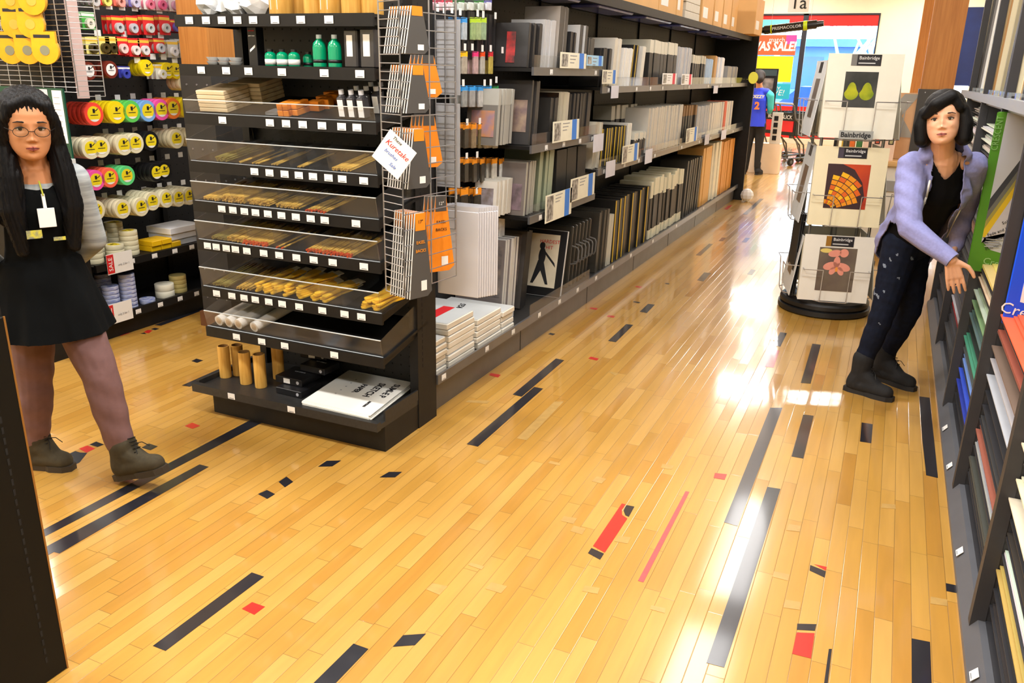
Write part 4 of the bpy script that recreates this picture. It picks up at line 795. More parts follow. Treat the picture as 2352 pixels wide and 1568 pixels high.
fsign('cream and blue shelf sign on the top shelf just past the step', (1384, 160), (1415, 192)); fsign('cream and blue sign under the yellow edged albums', (1430, 336), (1465, 366)); fsign('white and red sign on the top shelf', (1522, 168), (1552, 193), stripe=(225, 50, 80), base=(250, 250, 250)); fsign('second white and red sign on the top shelf', (1566, 170), (1588, 194), stripe=(225, 50, 80), base=(250, 250, 250)); fsign('small cream and blue sign far along the middle shelf', (1577, 296), (1600, 322))
for k, (p, q) in enumerate((((1405, 197), (1420, 225)), ((1393, 372), (1412, 402)), ((1483, 345), (1497, 372)), ((1364, 310), (1385, 345)), ((1620, 310), (1628, 330)), ((1658, 300), (1667, 318)), ((1640, 197), (1648, 214)))):
    a, b_ = atX(*p, -1.87), atX(*q, -1.87); tag(obj('hanging_tag', MB().box((-1.872, min(a.y, b_.y), b_.z), (-1.870, max(a.y, b_.y), a.z)), flat((222, 222, 235))), ['pale price tag hanging from the top shelf step', 'pale price tag hanging at the start of the far middle shelf', 'pale price tag hanging halfway along the middle shelf', 'pale folded tag hanging at the near end of the far shelves', 'small pale tag hanging far along the middle shelf', 'smallest pale tag at the far end of the middle shelf', 'small pale tag hanging far along the top shelf'][k], 'tag', 'tags hanging from shelf edges')
# slabs: portfolios, albums, packs standing in rows
random.seed(21)
SCNT = [0]
def slabs(y0, y1, n, z, h, w_, edge, face, nm, lab, cat, x1=-1.93, th=None, lean=.12, top=None, bot=None, pic=None, jit=.01, band=None, gl=None, clear_=False):
    """row of upright items, the one nearest the camera first"""
    SCNT[0] += 1
    for i in range(n):
        y = y0+(y1-y0)*i/max(n, 1); t_ = th or max(.004, (y1-y0)/n*.8); hh = h*(1+random.uniform(-1, 1)*jit); xx = x1-random.uniform(0, .02)
        m = MB().box((-w_, 0, 0), (0, t_, hh), 0); mats = [flat(edge, .45)]
        m.box((-w_+.002, -.0008, .002), (-.002, 0, hh-.002), 1); mats.append(flat(face, .35))
        if top: m.box((-w_-.0005, -.0012, hh*.72), (.0008, t_+.0005, hh+.0008), 2); mats.append(flat(top))
        if bot: m.box((-w_-.0005, -.0012, -.0002), (.0008, t_+.0005, hh*.16), 2 if top else 2); mats += [] if top else [flat(bot)]
        if band: m.box((-.001, -.0012, 0), (.001, t_*.25, hh), len(mats)); mats.append(flat(band))
        full = lab if n == 1 else '%s, %s in its row' % (lab, ORD[i])
        o = obj(nm, m, mats, local=True, origin=(0, 0, 0)); o.location = (xx, y, z+.001); o.rotation_euler = (-lean, 0, random.uniform(-.02, .02)); tag(o, full, cat, lab+' row' if n > 1 else None)
        if pic and i == 0:
            c1, c2, (a, b_, c_, d_) = pic; obj('cover_picture', MB().box((-w_*c_, -.003, hh*b_), (-w_*a, -.0009, hh*d_)), mat('cover_%d_%d_%d' % c1, c1, .3, rgb2=c2, scale=14), o, local=True)
    return o
K = (34, 33, 34)
# top shelf, first bay
slabs(4.00, 4.45, 16, 1.70, .24, .2, K, (44, 43, 44), 'case', 'black thin case above the pegged packs', 'case', x1=-2.12, lean=.05)
slabs(4.46, 4.66, 6, 1.667, .24, .22, K, (48, 46, 46), 'case', 'black case at the near end of the top shelf', 'case', pic=((60, 55, 55), (200, 60, 60), (.35, .1, .6, .8)))
slabs(4.70, 4.86, 4, 1.667, .27, .22, (190, 190, 192), (222, 222, 224), 'art_sleeve', 'white faced clear sleeve pack on the top shelf', 'sleeve pack', clear_=True)
slabs(4.90, 5.08, 3, 1.667, .36, .24, (70, 66, 62), (196, 188, 180), 'art_folder', 'tall grey and white folder on the top shelf', 'folder')
slabs(5.12, 5.22, 3, 1.667, .22, .2, K, K, 'case', 'black case between the folders on the top shelf', 'case'); slabs(5.27, 5.42, 3, 1.667, .27, .2, (60, 58, 56), (230, 228, 226), 'sketch_book', 'white faced sketch book on the top shelf', 'book')
slabs(5.46, 5.62, 4, 1.667, .2, .2, (58, 56, 54), (80, 78, 74), 'sketch_book', 'dark sketch book at the end of the first top shelf', 'book')
# middle shelf, first bay
slabs(4.20, 4.44, 7, 1.25, .30, .19, (168, 166, 158), (120, 116, 110), 'bagged_album', 'grey bagged album overhanging the pegged packs', 'album', x1=-2.0, pic=((200, 140, 90), (150, 130, 150), (.1, .15, .85, .62)), top=(176, 174, 165))
slabs(4.50, 4.62, 4, 1.237, .36, .22, (60, 58, 56), (60, 58, 58), 'bagged_album', 'dark bagged album with mauve picture', 'album', pic=((110, 92, 96), (160, 140, 120), (.1, .2, .9, .7)))
slabs(4.80, 4.95, 4, 1.237, .26, .2, K, (50, 48, 46), 'case', 'black case behind the bagged albums', 'case')
slabs(5.0, 5.12, 2, 1.237, .29, .26, (190, 180, 160), (208, 196, 170), 'kraft_album', 'tan faced album with a brown corner', 'album', pic=((70, 48, 30), (40, 30, 26), (.05, .72, .6, .98)))
slabs(5.16, 5.6, 9, 1.237, .28, .24, K, K, 'case', 'black case at the far end of the first middle shelf', 'case')
# lower shelf, first bay
slabs(4.22, 4.45, 8, .85, .20, .14, (205, 200, 188), (224, 220, 210), 'sleeve_pack', 'short pale sleeve pack jutting over the canvases', 'sleeve pack', x1=-2.0, pic=((170, 165, 175), (120, 110, 105), (.15, .2, .85, .8)))
slabs(4.46, 4.62, 6, .828, .31, .2, (170, 166, 152), (116, 108, 104), 'bagged_album', 'pale bagged album on the lower shelf', 'album', pic=((140, 120, 130), (90, 80, 84), (.1, .1, .9, .6)))
slabs(4.66, 4.9, 5, .828, .36, .24, (160, 168, 140), (105, 112, 92), 'clear_folder', 'clear greenish folder on the lower shelf', 'folder')
slabs(4.98, 5.58, 3, .828, .34, .3, (28, 28, 28), (36, 35, 34), 'storage_box', 'big black storage box on the lower shelf', 'box', th=.17, lean=0)
# base deck, first bay
slabs(4.34, 4.50, 6, .19, .50, .32, (205, 205, 202), (120, 112, 110), 'framed_panel', 'white edged bagged panel leaning on the base deck', 'panel', x1=-2.0, pic=((140, 128, 118), (92, 88, 90), (.06, .3, .94, .92)))
o = slabs(4.66, 4.78, 2, .19, .50, .34, K, (78, 74, 72), 'portfolio', 'black portfolio with a smoky grey face on the base deck', 'portfolio', x1=-2.03, pic=((120, 108, 104), (84, 80, 80), (.1, .3, .95, .95)), th=.06, lean=.2)
o = slabs(5.03, 5.10, 1, .19, .45, .30, (205, 205, 205), (28, 27, 28), 'art_print', 'framed print of a walking figure with red words on the base deck', 'print', x1=-1.90, lean=.25, th=.02)
obj('white_sheet', MB().box((-.27, -.003, .06), (-.05, -.001, .42)), mat('print_paper', (226, 214, 190), .4, rgb2=(206, 196, 172), scale=6), o, local=True)
m = MB()
for c_, r_ in (((-.17, .34), (.02, .026)), ((-.165, .27), (.026, .06))): disc(m, c_, *r_, -.0035)
m.poly([(-.19, -.0036, .24), (-.15, -.0036, .24), (-.10, -.0036, .08), (-.12, -.0036, .08), (-.165, -.0036, .17), (-.21, -.0036, .08), (-.23, -.0036, .08)]); m.poly([(-.15, -.0036, .31), (-.14, -.0036, .28), (-.06, -.0036, .2), (-.07, -.0036, .23)])
obj('printed_figure', m, INK, o, local=True)
for s_, z_ in (('HARDEST', .37), ('HIT', .33)): q = text(s_, .034, REDP, o, (0, 0, 0), (PI/2, 0, 0)); q.location = (-.12, -.0038, z_)
for i in range(6):
    o = obj('portfolio', MB().rbox((-.34, 0, 0), (0, .04, .44), .008), flat((50, 47, 40), .4), local=True, origin=(0, 0, 0)); o.location = (-1.96, 5.32+.075*i, .187); o.rotation_euler = (-.16, 0, 0)
    tag(o, 'black zipped portfolio with a carrying handle, %s of the leaning row on the base deck' % ORD[i], 'portfolio', 'zipped portfolios with handles')
    obj('handle', MB().tube([(0, .02, .30), (.045, .02, .29), (.055, .02, .27), (.055, .02, .20), (.045, .02, .18), (0, .02, .17)], .006, n=8), flat((95, 92, 88)), o, local=True)
# top shelf, far bays
slabs(5.72, 6.0, 8, 1.552, .26, .22, K, K, 'case', 'black case just past the step of the top shelf', 'case')
slabs(6.02, 6.16, 3, 1.552, .34, .24, (220, 212, 196), (230, 224, 214), 'sketch_book', 'white faced book with a faint picture', 'book', lean=.15)
slabs(6.24, 6.45, 4, 1.552, .28, .22, (232, 230, 224), (240, 238, 235), 'sleeve_pack', 'bright white sleeve pack on the far top shelf', 'sleeve pack', lean=.2)
slabs(6.50, 6.66, 3, 1.552, .31, .22, K, K, 'photo_album', 'black album with a yellow edge on the far top shelf', 'album', band=(205, 170, 40), lean=.18)
slabs(6.72, 6.84, 2, 1.552, .31, .24, (222, 218, 205), (226, 222, 214), 'photo_album', 'white faced album with a red figure', 'album', lean=.2, pic=((200, 70, 50), (120, 60, 50), (.35, .1, .65, .6)))
slabs(7.00, 8.0, 8, 1.552, .36, .26, K, (44, 43, 42), 'photo_box', 'black photo box with a white top band', 'box', th=.1, lean=.03, top=(220, 216, 200))
slabs(8.02, 8.5, 8, 1.552, .34, .22, (190, 190, 194), (216, 216, 218), 'sleeve_pack', 'grey clear sleeve pack past the photo boxes', 'sleeve pack')
slabs(8.6, 9.25, 6, 1.552, .28, .22, K, (48, 46, 46), 'photo_box', 'short black box with a white top', 'box', th=.07, lean=.04, top=(214, 208, 190))
slabs(9.3, 9.6, 3, 1.552, .26, .22, (160, 195, 235), (225, 235, 248), 'note_pad', 'pale blue pad on the far top shelf', 'pad'); slabs(9.66, 9.9, 2, 1.552, .3, .24, (196, 145, 80), (205, 155, 90), 'kraft_book', 'brown kraft book on the far top shelf', 'book', th=.08)
slabs(9.95, 10.3, 3, 1.552, .29, .22, (235, 236, 240), (240, 240, 244), 'note_pad', 'white pad beside the kraft books', 'pad'); slabs(10.5, 11.2, 6, 1.552, .2, .2, (150, 148, 146), (170, 168, 166), 'note_pad', 'small grey pad at the far end of the top shelf', 'pad')
# middle shelf, far bays
slabs(5.68, 5.82, 3, .988, .33, .26, (196, 190, 174), (214, 206, 188), 'kraft_album', 'tall stone coloured album at the start of the far middle shelf', 'album', lean=.2)
slabs(5.88, 6.44, 8, .988, .27, .24, (32, 30, 26), (30, 29, 28), 'photo_album', 'black album with a bright yellow edge', 'album', band=(214, 180, 30), lean=.08)
slabs(6.48, 6.60, 2, .988, .28, .24, (228, 226, 216), (234, 230, 222), 'photo_album', 'white faced album with an orange figure', 'album', pic=((205, 100, 60), (90, 120, 130), (.3, .15, .7, .75)))
slabs(6.66, 7.05, 5, .988, .2, .18, K, K, 'photo_box', 'small black box with a white lid', 'box', th=.055, lean=.25, top=(214, 210, 196))
slabs(6.72, 7.5, 6, .988, .40, .16, K, K, 'photo_box', 'tall black box with a stone lid behind the small boxes', 'box', x1=-2.14, th=.09, lean=0, top=(190, 184, 168))
slabs(7.1, 8.35, 16, .988, .38, .22, (200, 194, 182), (216, 212, 204), 'mat_board_pack', 'pale mat board pack in a clear bag', 'mat board pack', lean=.08)
slabs(8.42, 8.98, 6, .988, .36, .22, K, (50, 48, 46), 'photo_box', 'black box with a brown lid', 'box', th=.07, lean=.05, top=(128, 92, 48))
slabs(9.02, 9.66, 7, .988, .34, .22, (176, 178, 184), (210, 212, 214), 'sleeve_pack', 'blue grey sleeve pack on the middle shelf', 'sleeve pack')
slabs(9.7, 11.1, 13, .988, .35, .22, (214, 206, 192), (226, 218, 208), 'mat_board_pack', 'cream mat board pack at the far end of the middle shelf', 'mat board pack', lean=.03)
slabs(10.55, 10.68, 2, .988, .36, .225, (222, 96, 70), (226, 120, 90), 'mat_board_pack', 'red edged pack among the cream mat boards', 'mat board pack', lean=.03, x1=-1.925)
# base deck, far bays
slabs(5.86, 6.1, 4, .187, .46, .3, (60, 56, 46), (58, 54, 48), 'portfolio', 'brown black portfolio leaning before the yellow edged ones', 'portfolio')
slabs(6.12, 6.24, 2, .187, .40, .3, (196, 192, 176), (206, 200, 184), 'portfolio_insert', 'cream boxed insert between the portfolios', 'insert', th=.05)
slabs(6.28, 7.32, 9, .187, .50, .32, (40, 37, 33), (36, 34, 32), 'presentation_case', 'tall black case with a yellow edge', 'case', band=(206, 168, 36), th=.09, lean=.05)
slabs(7.36, 8.66, 13, .187, .53, .3, (44, 41, 36), (40, 38, 35), 'archival_box', 'black archival box with cream top and bottom', 'box', top=(226, 220, 192), bot=(226, 220, 192), th=.08, lean=.02, jit=.04)
slabs(8.72, 9.5, 7, .187, .60, .3, (66, 62, 56), (60, 57, 52), 'portfolio', 'large charcoal portfolio leaning past the archival boxes', 'portfolio', th=.06, lean=.12)
slabs(9.56, 10.1, 4, .187, .66, .3, (226, 168, 88), (232, 178, 100), 'kraft_box', 'tall kraft box standing on the base deck', 'box', th=.12, lean=0)
slabs(10.14, 10.6, 4, .187, .68, .3, (240, 228, 196), (245, 236, 210), 'cream_box', 'tall cream box between kraft boxes', 'box', th=.1, lean=0)
slabs(10.64, 11.6, 7, .187, .66, .3, (222, 150, 66), (224, 160, 80), 'kraft_box', 'orange brown kraft box at the far end of the base deck', 'box', th=.11, lean=0)
# stacked canvases
CV = mat('canvas_edge', (232, 226, 212), .6, noise=.06); CVT = mat('canvas_wrap', (205, 208, 208), .35, noise=.05)
random.seed(9)
def canvases(y0, y1, n, x0, th, nm, topm, z=.187, x1=-1.91):
    for i in range(n):
        dx, dy = random.uniform(-.01, .004), random.uniform(-.006, .006)
        t = thing('stretched_canvas', '%s canvas from the bottom of the %s' % (ORD[i], nm), 'canvas', ((x0+x1)/2+dx, (y0+y1)/2+dy, z+i*th), 0, 'canvases in the '+nm)
        obj('frame', MB().rbox((x0+dx, y0+dy, z+i*th), (x1+dx, y1+dy, z+(i+1)*th-.003), .004), CV, t); obj('wrapper', MB().box((x0+dx+.004, y0+dy+.004, z+(i+1)*th-.003), (x1+dx-.004, y1+dy-.004, z+(i+1)*th-.0015)), topm, t)
    return t
canvases(3.33, 3.47, 6, -2.25, .03, 'low pile of small canvases', CVT); t = canvases(3.49, 3.78, 7, -2.30, .034, 'tall pile of square canvases', CVT)
obj('red_stripe', MB().box((-2.1, 3.495, .187+7*.034-.0012), (-2.03, 3.775, .187+7*.034-.0008)), REDP, t)
t = canvases(3.82, 4.12, 5, -2.34, .034, 'wide pile of large canvases', CVT); text('canvas', .08, INK, t, (-2.12, 3.97, .187+5*.034), (0, 0, PI/2+.2), shear=.3)
canvases(4.14, 4.30, 4, -2.34, .034, 'pile of canvases farthest from the camera', CVT)
# pegged packs, first bay
HOOK = mat('peg_hook', (60, 60, 62), .35, metal=.6)
def tagx(parent, px_, py_, X, rz=PI/2, w_=.026, h_=.034):
    p = atX(px_, py_, X); return obj('price_tag', MB().box((X, p.y-w_/2, p.z-h_/2), (X+.001, p.y+w_/2, p.z+h_/2)), WHT, parent)
for p in ((1057, 27), (1097, 30), (1110, 33), (1138, 36), (1020, 22), (1005, 18), (1038, 22), (1068, 108), (1085, 108), (1108, 111), (1127, 111), (1154, 115), (1064, 190), (1113, 190), (1127, 189), (1140, 183), (1073, 280), (1102, 278), (1120, 275), (1146, 273), (1072, 358), (1096, 355), (1047, 450), (1095, 438)): tagx(LG, *p, -2.08)
PROWS = [('uppermost', 0, 24, [(1010, (230, 60, 90), (220, 190, 200)), (1032, (230, 70, 90), (235, 215, 220)), (1058, (60, 120, 60), (200, 210, 205)), (1080, (50, 60, 55), (210, 215, 210)), (1104, (60, 130, 60), (205, 215, 205)), (1122, (110, 110, 180), (215, 215, 225))]),
 ('second', 40, 92, [(1066, (60, 150, 225), (178, 190, 200)), (1086, (180, 215, 50), (150, 175, 120)), (1098, (180, 215, 50), (160, 180, 130)), (1110, (180, 215, 50), (150, 175, 140))]),
 ('third', 118, 170, [(1066, (245, 190, 20), (175, 165, 150)), (1092, (225, 50, 120), (190, 160, 160)), (1108, (235, 80, 30), (190, 186, 176)), (1127, (215, 50, 60), (200, 180, 90))]),
 ('fourth', 197, 246, [(1066, (50, 150, 225), (150, 152, 150)), (1084, (50, 150, 225), (160, 158, 155)), (1103, (50, 150, 225), (190, 188, 184)), (1122, (50, 150, 225), (175, 180, 190)), (1138, (30, 120, 60), (160, 165, 150))]),
 ('fifth', 283, 340, [(1070, (242, 150, 25), (70, 62, 50)), (1088, (242, 150, 25), (150, 130, 100)), (1104, (242, 150, 25), (120, 105, 70)), (1118, (242, 150, 25), (236, 230, 220)), (1138, (242, 165, 40), (245, 243, 240))]),
 ('sixth', 363, 418, [(1070, (242, 150, 25), (60, 55, 45)), (1090, (242, 150, 25), (70, 62, 50)), (1108, (242, 150, 25), (66, 60, 50)), (1135, (242, 150, 25), (205, 196, 180)), (1152, (242, 150, 25), (232, 228, 220))]),
 ('seventh', 432, 500, [(1066, (242, 150, 25), (70, 62, 50)), (1096, (242, 150, 25), (60, 55, 45)), (1112, (242, 150, 25), (66, 60, 48))]),
 ('lowest', 476, 552, [(1130, (242, 150, 25), (200, 194, 184)), (1152, (242, 150, 25), (238, 234, 228))])]
for nm, yt, yb, its in PROWS:
    for j, (px_, hc, bc) in enumerate(its):
        for d_ in range(3):
            X = -2.10-.035*d_; a, b_ = atX(px_, yt, -2.10), atX(px_, yb, -2.10); wd = .045 if yb-yt < 60 else .06
            t = thing('blister_pack', '%s hanging pack, %s from the near end of the %s pegged row' % (['frontmost', 'second', 'rearmost'][d_], ORD[j], nm), 'hanging pack', (X, a.y, b_.z), random.uniform(-.25, .05), 'pegged packs on the long gondola'); hh = a.z-b_.z
            obj('pouch', MB().rbox((-.006, -wd/2, 0), (.006, wd/2, hh*.78), .002), mat('pouch_%d_%d_%d' % bc, bc, .25, noise=.3, scale=40), t, local=True); obj('header_card', MB().box((-.004, -wd/2-.002, hh*.75), (.004, wd/2+.002, hh)), flat(hc), t, local=True)
        p = atX(px_, yt-3, -2.08); obj('peg_hook', MB().cyl((-2.36, p.y, p.z-.01), (-2.07, p.y, p.z-.01), .002, n=5), HOOK, LG)
# cartons on the canopy
KR = mat('kraft_carton', (222, 172, 108), .6, noise=.1, scale=3)
def ctn(lab, y0, y1, h, x0=-2.45, x1=-1.92, m=KR, z=2.132, lb=True):
    t = thing('cardboard_box', lab, 'box', ((x0+x1)/2, (y0+y1)/2, z), 0, 'boxes on top of the long gondola'); obj('carton', MB().rbox((x0, y0, z), (x1, y1, z+h), .004), m, t)
    if lb: obj('label', MB().box((x1, y0+.1*(y1-y0), z+.06), (x1+.001, y0+.5*(y1-y0), z+.16)), WHT, t)
for a in (('wide cardboard box at the near end of the canopy', 6.0, 7.1, .3), ('cardboard box with a yellow taped bag beside the wide one', 7.12, 7.7, .3), ('upright cardboard box before the grey stack', 7.72, 7.95, .5), ('cardboard box after the grey stack', 8.75, 9.3, .32), ('tall narrow cardboard box', 9.35, 9.8, .55), ('cardboard box with a torn edge', 9.85, 10.3, .5), ('thin cardboard box near the canopy end', 10.35, 10.7, .45)): ctn(*a)
ctn('lone cardboard box standing at the far end of the canopy', 11.0, 11.6, .42, x1=-1.75)
for k in range(5): ctn(ORD[k]+' flat grey box from the bottom of the stack on the canopy', 8.05+.02*(k % 2), 8.65, .075, m=flat((205, 200, 188) if k < 3 else (120, 116, 122)), z=2.132+.077*k, lb=False)
tag(obj('round_shelf_flag', MB().cyl((-1.80, 11.6, 1.62), (-1.795, 11.595, 1.62), .075, n=24).cyl((-1.88, 11.6, 1.6), (-1.80, 11.6, 1.6), .003, n=6), mat('lime_flag', (225, 225, 80), .5)), 'round yellow flag sticking out at the far end of the long gondola', 'shelf flag')
tag(obj('crumpled_wrap', MB().ell((-1.72, 11.65, .09), (.09, .07, .09), 9, 6), BAG), 'crumpled white wrapper on the floor at the far end of the long gondola', 'wrapper')
# ---------- tape gondola on the left ----------
TG = thing('gondola_shelving', 'black pegged gondola full of tape rolls on the left', 'gondola', (-4.6, 4.2, 0))
obj('base', MB().box((-5.0, 3.34, 0), (-4.29, 8.2, .12)), BLK, TG); obj('base_deck', MB().box((-5.0, 3.34, .12), (-4.27, 8.2, .14)), MATS['black_deck'], TG); obj('base_lip', MB().box((-4.27, 3.34, .11), (-4.25, 8.2, .16)), BLK, TG)
pegpanel('back_panel', TG, (-4.72, 3.34, .14), (-4.66, 8.2, 2.3), 'x', .06, .1); obj('shelf', MB().box((-4.66, 3.36, .455), (-4.27, 8.2, .475)).box((-4.27, 3.36, .44), (-4.25, 8.2, .485)), BLK, TG)
for y in (3.37, 4.29, 5.5): obj('upright', MB().box((-4.67, y-.02, .14), (-4.64, y+.02, 2.3)), BLK, TG)
obj('end_panel', MB().box((-5.0, 3.30, 0), (-4.3, 3.34, 2.3)), BLK, TG)
obj('end_panel', MB().box((-5.3, 2.96, 0), (-4.21, 3.295, .93)), BLK, TG)
YL = mat('yellow_roll_label', (238, 214, 30), .45, noise=.05); ROLLC = {'cream': (232, 224, 190), 'neonred': (250, 78, 62), 'yellow': (240, 216, 20), 'green': (96, 205, 92), 'blue': (120, 172, 232), 'pink': (245, 90, 175), 'orange': (250, 130, 50), 'black': (24, 24, 26), 'mint': (95, 215, 130), 'coral': (250, 105, 80), 'white': (235, 232, 225), 'brown': (112, 42, 30)}
rp = {}
def roll(col, r, wd):
    k = (col, r, wd)
    if k in rp: return dup(rp[k])
    c = ROLLC[col]; o = obj('tape_roll', MB().lathe([(r*.36, 0), (r*.98, 0), (r, .002), (r, wd-.002), (r*.98, wd), (r*.36, wd), (r*.36, wd-.004)], n=26, ax='x'), mat('tape_'+col, c, .35, noise=.05), local=True, origin=(0, 0, 0), smooth=SM)
    lb_ = WHT if col in ('brown', 'white') else YL; obj('roll_label', MB().lathe([(0, wd+.0006), (r*.68, wd+.0006), (r*.68, wd-.001)], n=22, ax='x'), lb_, o, local=True)
    m = MB(); m.poly([(wd+.0012, r*.66*math.sin(a), -r*.66*math.cos(a)) for a in [-.8+1.6*j/8 for j in range(9)]]); obj('label_foot', m, WHT, o, local=True)
    m = MB().box((wd+.001, -r*.12, r*.1), (wd+.0016, r*.12, r*.45)).box((wd+.001, -r*.4, -r*.12), (wd+.0016, r*.4, -r*.06)); obj('label_print', m, INK if col != 'x' else INK, o, local=True)
    rp[k] = o; return o
TR = [('neon', 1, [(216, 262, 'neonred', 5), (268, 258, 'yellow', 5), (303, 256, 'green', 4), (340, 255, 'blue', 4), (371, 252, 'pink', 4), (398, 249, 'orange', 4), (429, 247, 'yellow', 4)], .066),
 ('cream', 2, [(209, 341, 'cream', 4), (233, 338, 'cream', 4), (285, 333, 'cream', 6), (312, 329, 'cream', 4), (347, 324, 'black', 3), (406, 319, 'cream', 5), (445, 316, 'cream', 5)], .062),
 ('mixed neon', 3, [(221, 414, 'pink', 4), (253, 408, 'coral', 4), (292, 403, 'mint', 4), (360, 396, 'black', 4), (378, 392, 'black', 3)], .060),
 ('lowest cream', 4, [(222, 483, 'cream', 4), (282, 480, 'cream', 7), (325, 475, 'cream', 7), (351, 462, 'cream', 5), (383, 456, 'cream', 5), (411, 454, 'cream', 5), (436, 450, 'cream', 5)], .060),
 ('upper mixed', 0, [(205, 163, 'brown', 2), (255, 160, 'brown', 5), (338, 156, 'yellow', 3), (386, 162, 'yellow', 3), (405, 163, 'yellow', 3), (424, 190, 'cream', 3)], .05)]
for nm, _, its, r in TR:
    for j, (px_, py_, col, n) in enumerate(its):
        p = atX(px_, py_, -4.29)
        for d_ in range(n):
            o = roll(col, r, .036); o.location = (-4.326-.037*d_, p.y, p.z); o.rotation_euler = (random.uniform(-.5, .5) if d_ else 0, 0, 0)
            tag(o, '%s tape roll, %s from the shopper on the %s peg of the %s row' % ({'neonred': 'neon red', 'mint': 'mint'}.get(col, col), ORD[d_], ORD[j], nm), 'tape roll', 'tape rolls on the %s row' % nm)
        obj('peg_hook', MB().tube([(-4.66, p.y, p.z+r*.3), (-4.27, p.y, p.z+r*.3), (-4.255, p.y, p.z+r*.3+.012)], .0025, n=5), HOOK, TG)
for a, b_ in ((690, 45), (785, 45), (877, 52), (970, 60), (1147, 75), (1335, 92), (702, 237), (893, 243), (1072, 250), (1158, 255), (1320, 235), (988, 433), (1100, 408), (1178, 410), (1258, 432), (1340, 430), (706, 702), (846, 702), (957, 692), (1076, 690), (1176, 685), (1270, 688), (760, 948), (872, 942), (971, 935), (1080, 922), (1190, 915), (1290, 908), (725, 1172), (846, 1162), (993, 1153), (1094, 1140), (1205, 1127), (1299, 1113), (752, 1408), (860, 1390), (1036, 1363), (1149, 1337), (1220, 1328), (1319, 1312)):
    tagx(TG, a/3.136, b_/3.136, -4.32 if b_ < 600 else -4.5, w_=.045 if b_ < 600 else .04, h_=.034)
def tpack(px_, yt, yb, hc, bc, lab, wd=.085, r=.028, n=3, X=-4.3):
    for d_ in range(n):
        a, b_ = atX(px_, yt, X), atX(px_, yb, X); t = thing('tape_pack', lab+', '+['frontmost', 'second', 'rearmost'][d_]+' on its peg', 'tape pack', (X-.04*d_, a.y, b_.z), 0, 'carded tape packs on the left gondola'); h = a.z-b_.z
        obj('card', MB().box((-.003, -wd/2, 0), (0, wd/2, h)), flat(hc), t, local=True); obj('roll', MB().lathe([(r*.4, 0), (r, 0), (r, .02), (r*.4, .02), (r*.4, 0)], (.001, 0, h*.35), n=18, ax='x'), flat(bc, .3), t, local=True, smooth=SM)
        obj('band', MB().box((0, -wd/2, h*.75), (.0008, wd/2, h*.9)), flat((235, 190, 60) if hc[0] > 180 else (240, 240, 235)), t, local=True)
R_ = (215, 30, 35)
for k, (p, yt, yb, hc, bc) in enumerate([(200, 27, 68, (60, 170, 60), (225, 225, 210)), (268, 36, 78, R_, (190, 195, 200)), (301, 36, 80, R_, (190, 195, 205)), (339, 35, 80, R_, (200, 205, 205)), (376, 35, 80, R_, (195, 200, 205)), (402, 45, 72, (200, 30, 60), (90, 90, 170)), (421, 45, 76, R_, (90, 90, 170))]): tpack(p, yt, yb, hc, bc, ORD[k]+' carded tape from the near end of the second pegged row')
for k, (p, yt, yb, hc, bc) in enumerate([(209, 85, 124, (238, 226, 130), (60, 55, 30)), (236, 84, 124, (238, 226, 130), (70, 60, 30)), (254, 84, 124, (238, 226, 130), (60, 55, 30)), (278, 84, 126, R_, (235, 205, 200)), (306, 88, 130, R_, (235, 225, 222)), (328, 88, 130, (225, 60, 60), (225, 220, 222)), (364, 88, 122, R_, (200, 205, 215)), (395, 92, 132, (205, 206, 205), (225, 225, 230)), (422, 90, 132, (205, 206, 205), (225, 225, 230))]): tpack(p, yt, yb, hc, bc, ORD[k]+' carded tape from the near end of the third pegged row')
for k, (p, yt, yb, hc, bc) in enumerate([(213, -16, 12, (120, 110, 110), (200, 200, 200)), (240, -16, 12, (215, 50, 50), (235, 225, 120)), (272, -14, 14, (225, 110, 90), (230, 160, 150)), (306, -14, 16, (110, 100, 170), (200, 195, 220)), (340, -12, 22, (235, 235, 230), (230, 120, 150)), (368, -12, 24, (235, 200, 215), (225, 100, 150)), (398, -12, 26, (235, 225, 225), (190, 140, 170)), (424, -5, 28, R_, (235, 220, 222))]): tpack(p, yt, yb, hc, bc, ORD[k]+' carded tape from the near end of the topmost pegged row')
tpack(284, 152, 178, (40, 45, 140), (60, 70, 170), 'dark blue tape card beside the brown rolls'); tpack(368, 148, 182, (214, 214, 205), (226, 226, 220), 'grey boxed tape among the yellow rolls')
# flat stacked rolls and boxes on the two tape shelves
Z1, Z2 = .476, .141
for k, (px_, py_, n, X) in enumerate([(232, 600, 6, -4.36), (266, 588, 3, -4.34), (262, 560, 5, -4.50), (300, 578, 5, -4.37), (300, 548, 6, -4.54)]): 
    y = [3.44, 3.58, 3.60, 3.72, 3.76][k]
    p = Vector((X, y, Z1)); 
    for i in range(n):
        o = roll('cream', .056, .030); o.location = (p.x, p.y, Z1+.0315*i+.0005); o.rotation_euler = (0, -PI/2, random.uniform(0, 6)); tag(o, 'flat cream tape roll, %s up in the %s stack on the upper tape shelf' % (ORD[i], ORD[k]), 'tape roll', 'flat cream tape rolls')
for k in range(5): tag(obj('tape_box', MB().rbox((-4.46+.03*(k % 2), 3.83+.085*(k//2), Z1+.035*(k % 2)+.0005), (-4.30+.01*(k % 2), 3.91+.085*(k//2), Z1+.035*(k % 2)+.034), .002), mat('yellow_box', (246, 196, 20), .4, noise=.08)), ['lower', 'upper'][k % 2]+' yellow tape box, '+ORD[k//2]+' pair along the upper shelf', 'box', 'yellow tape boxes')
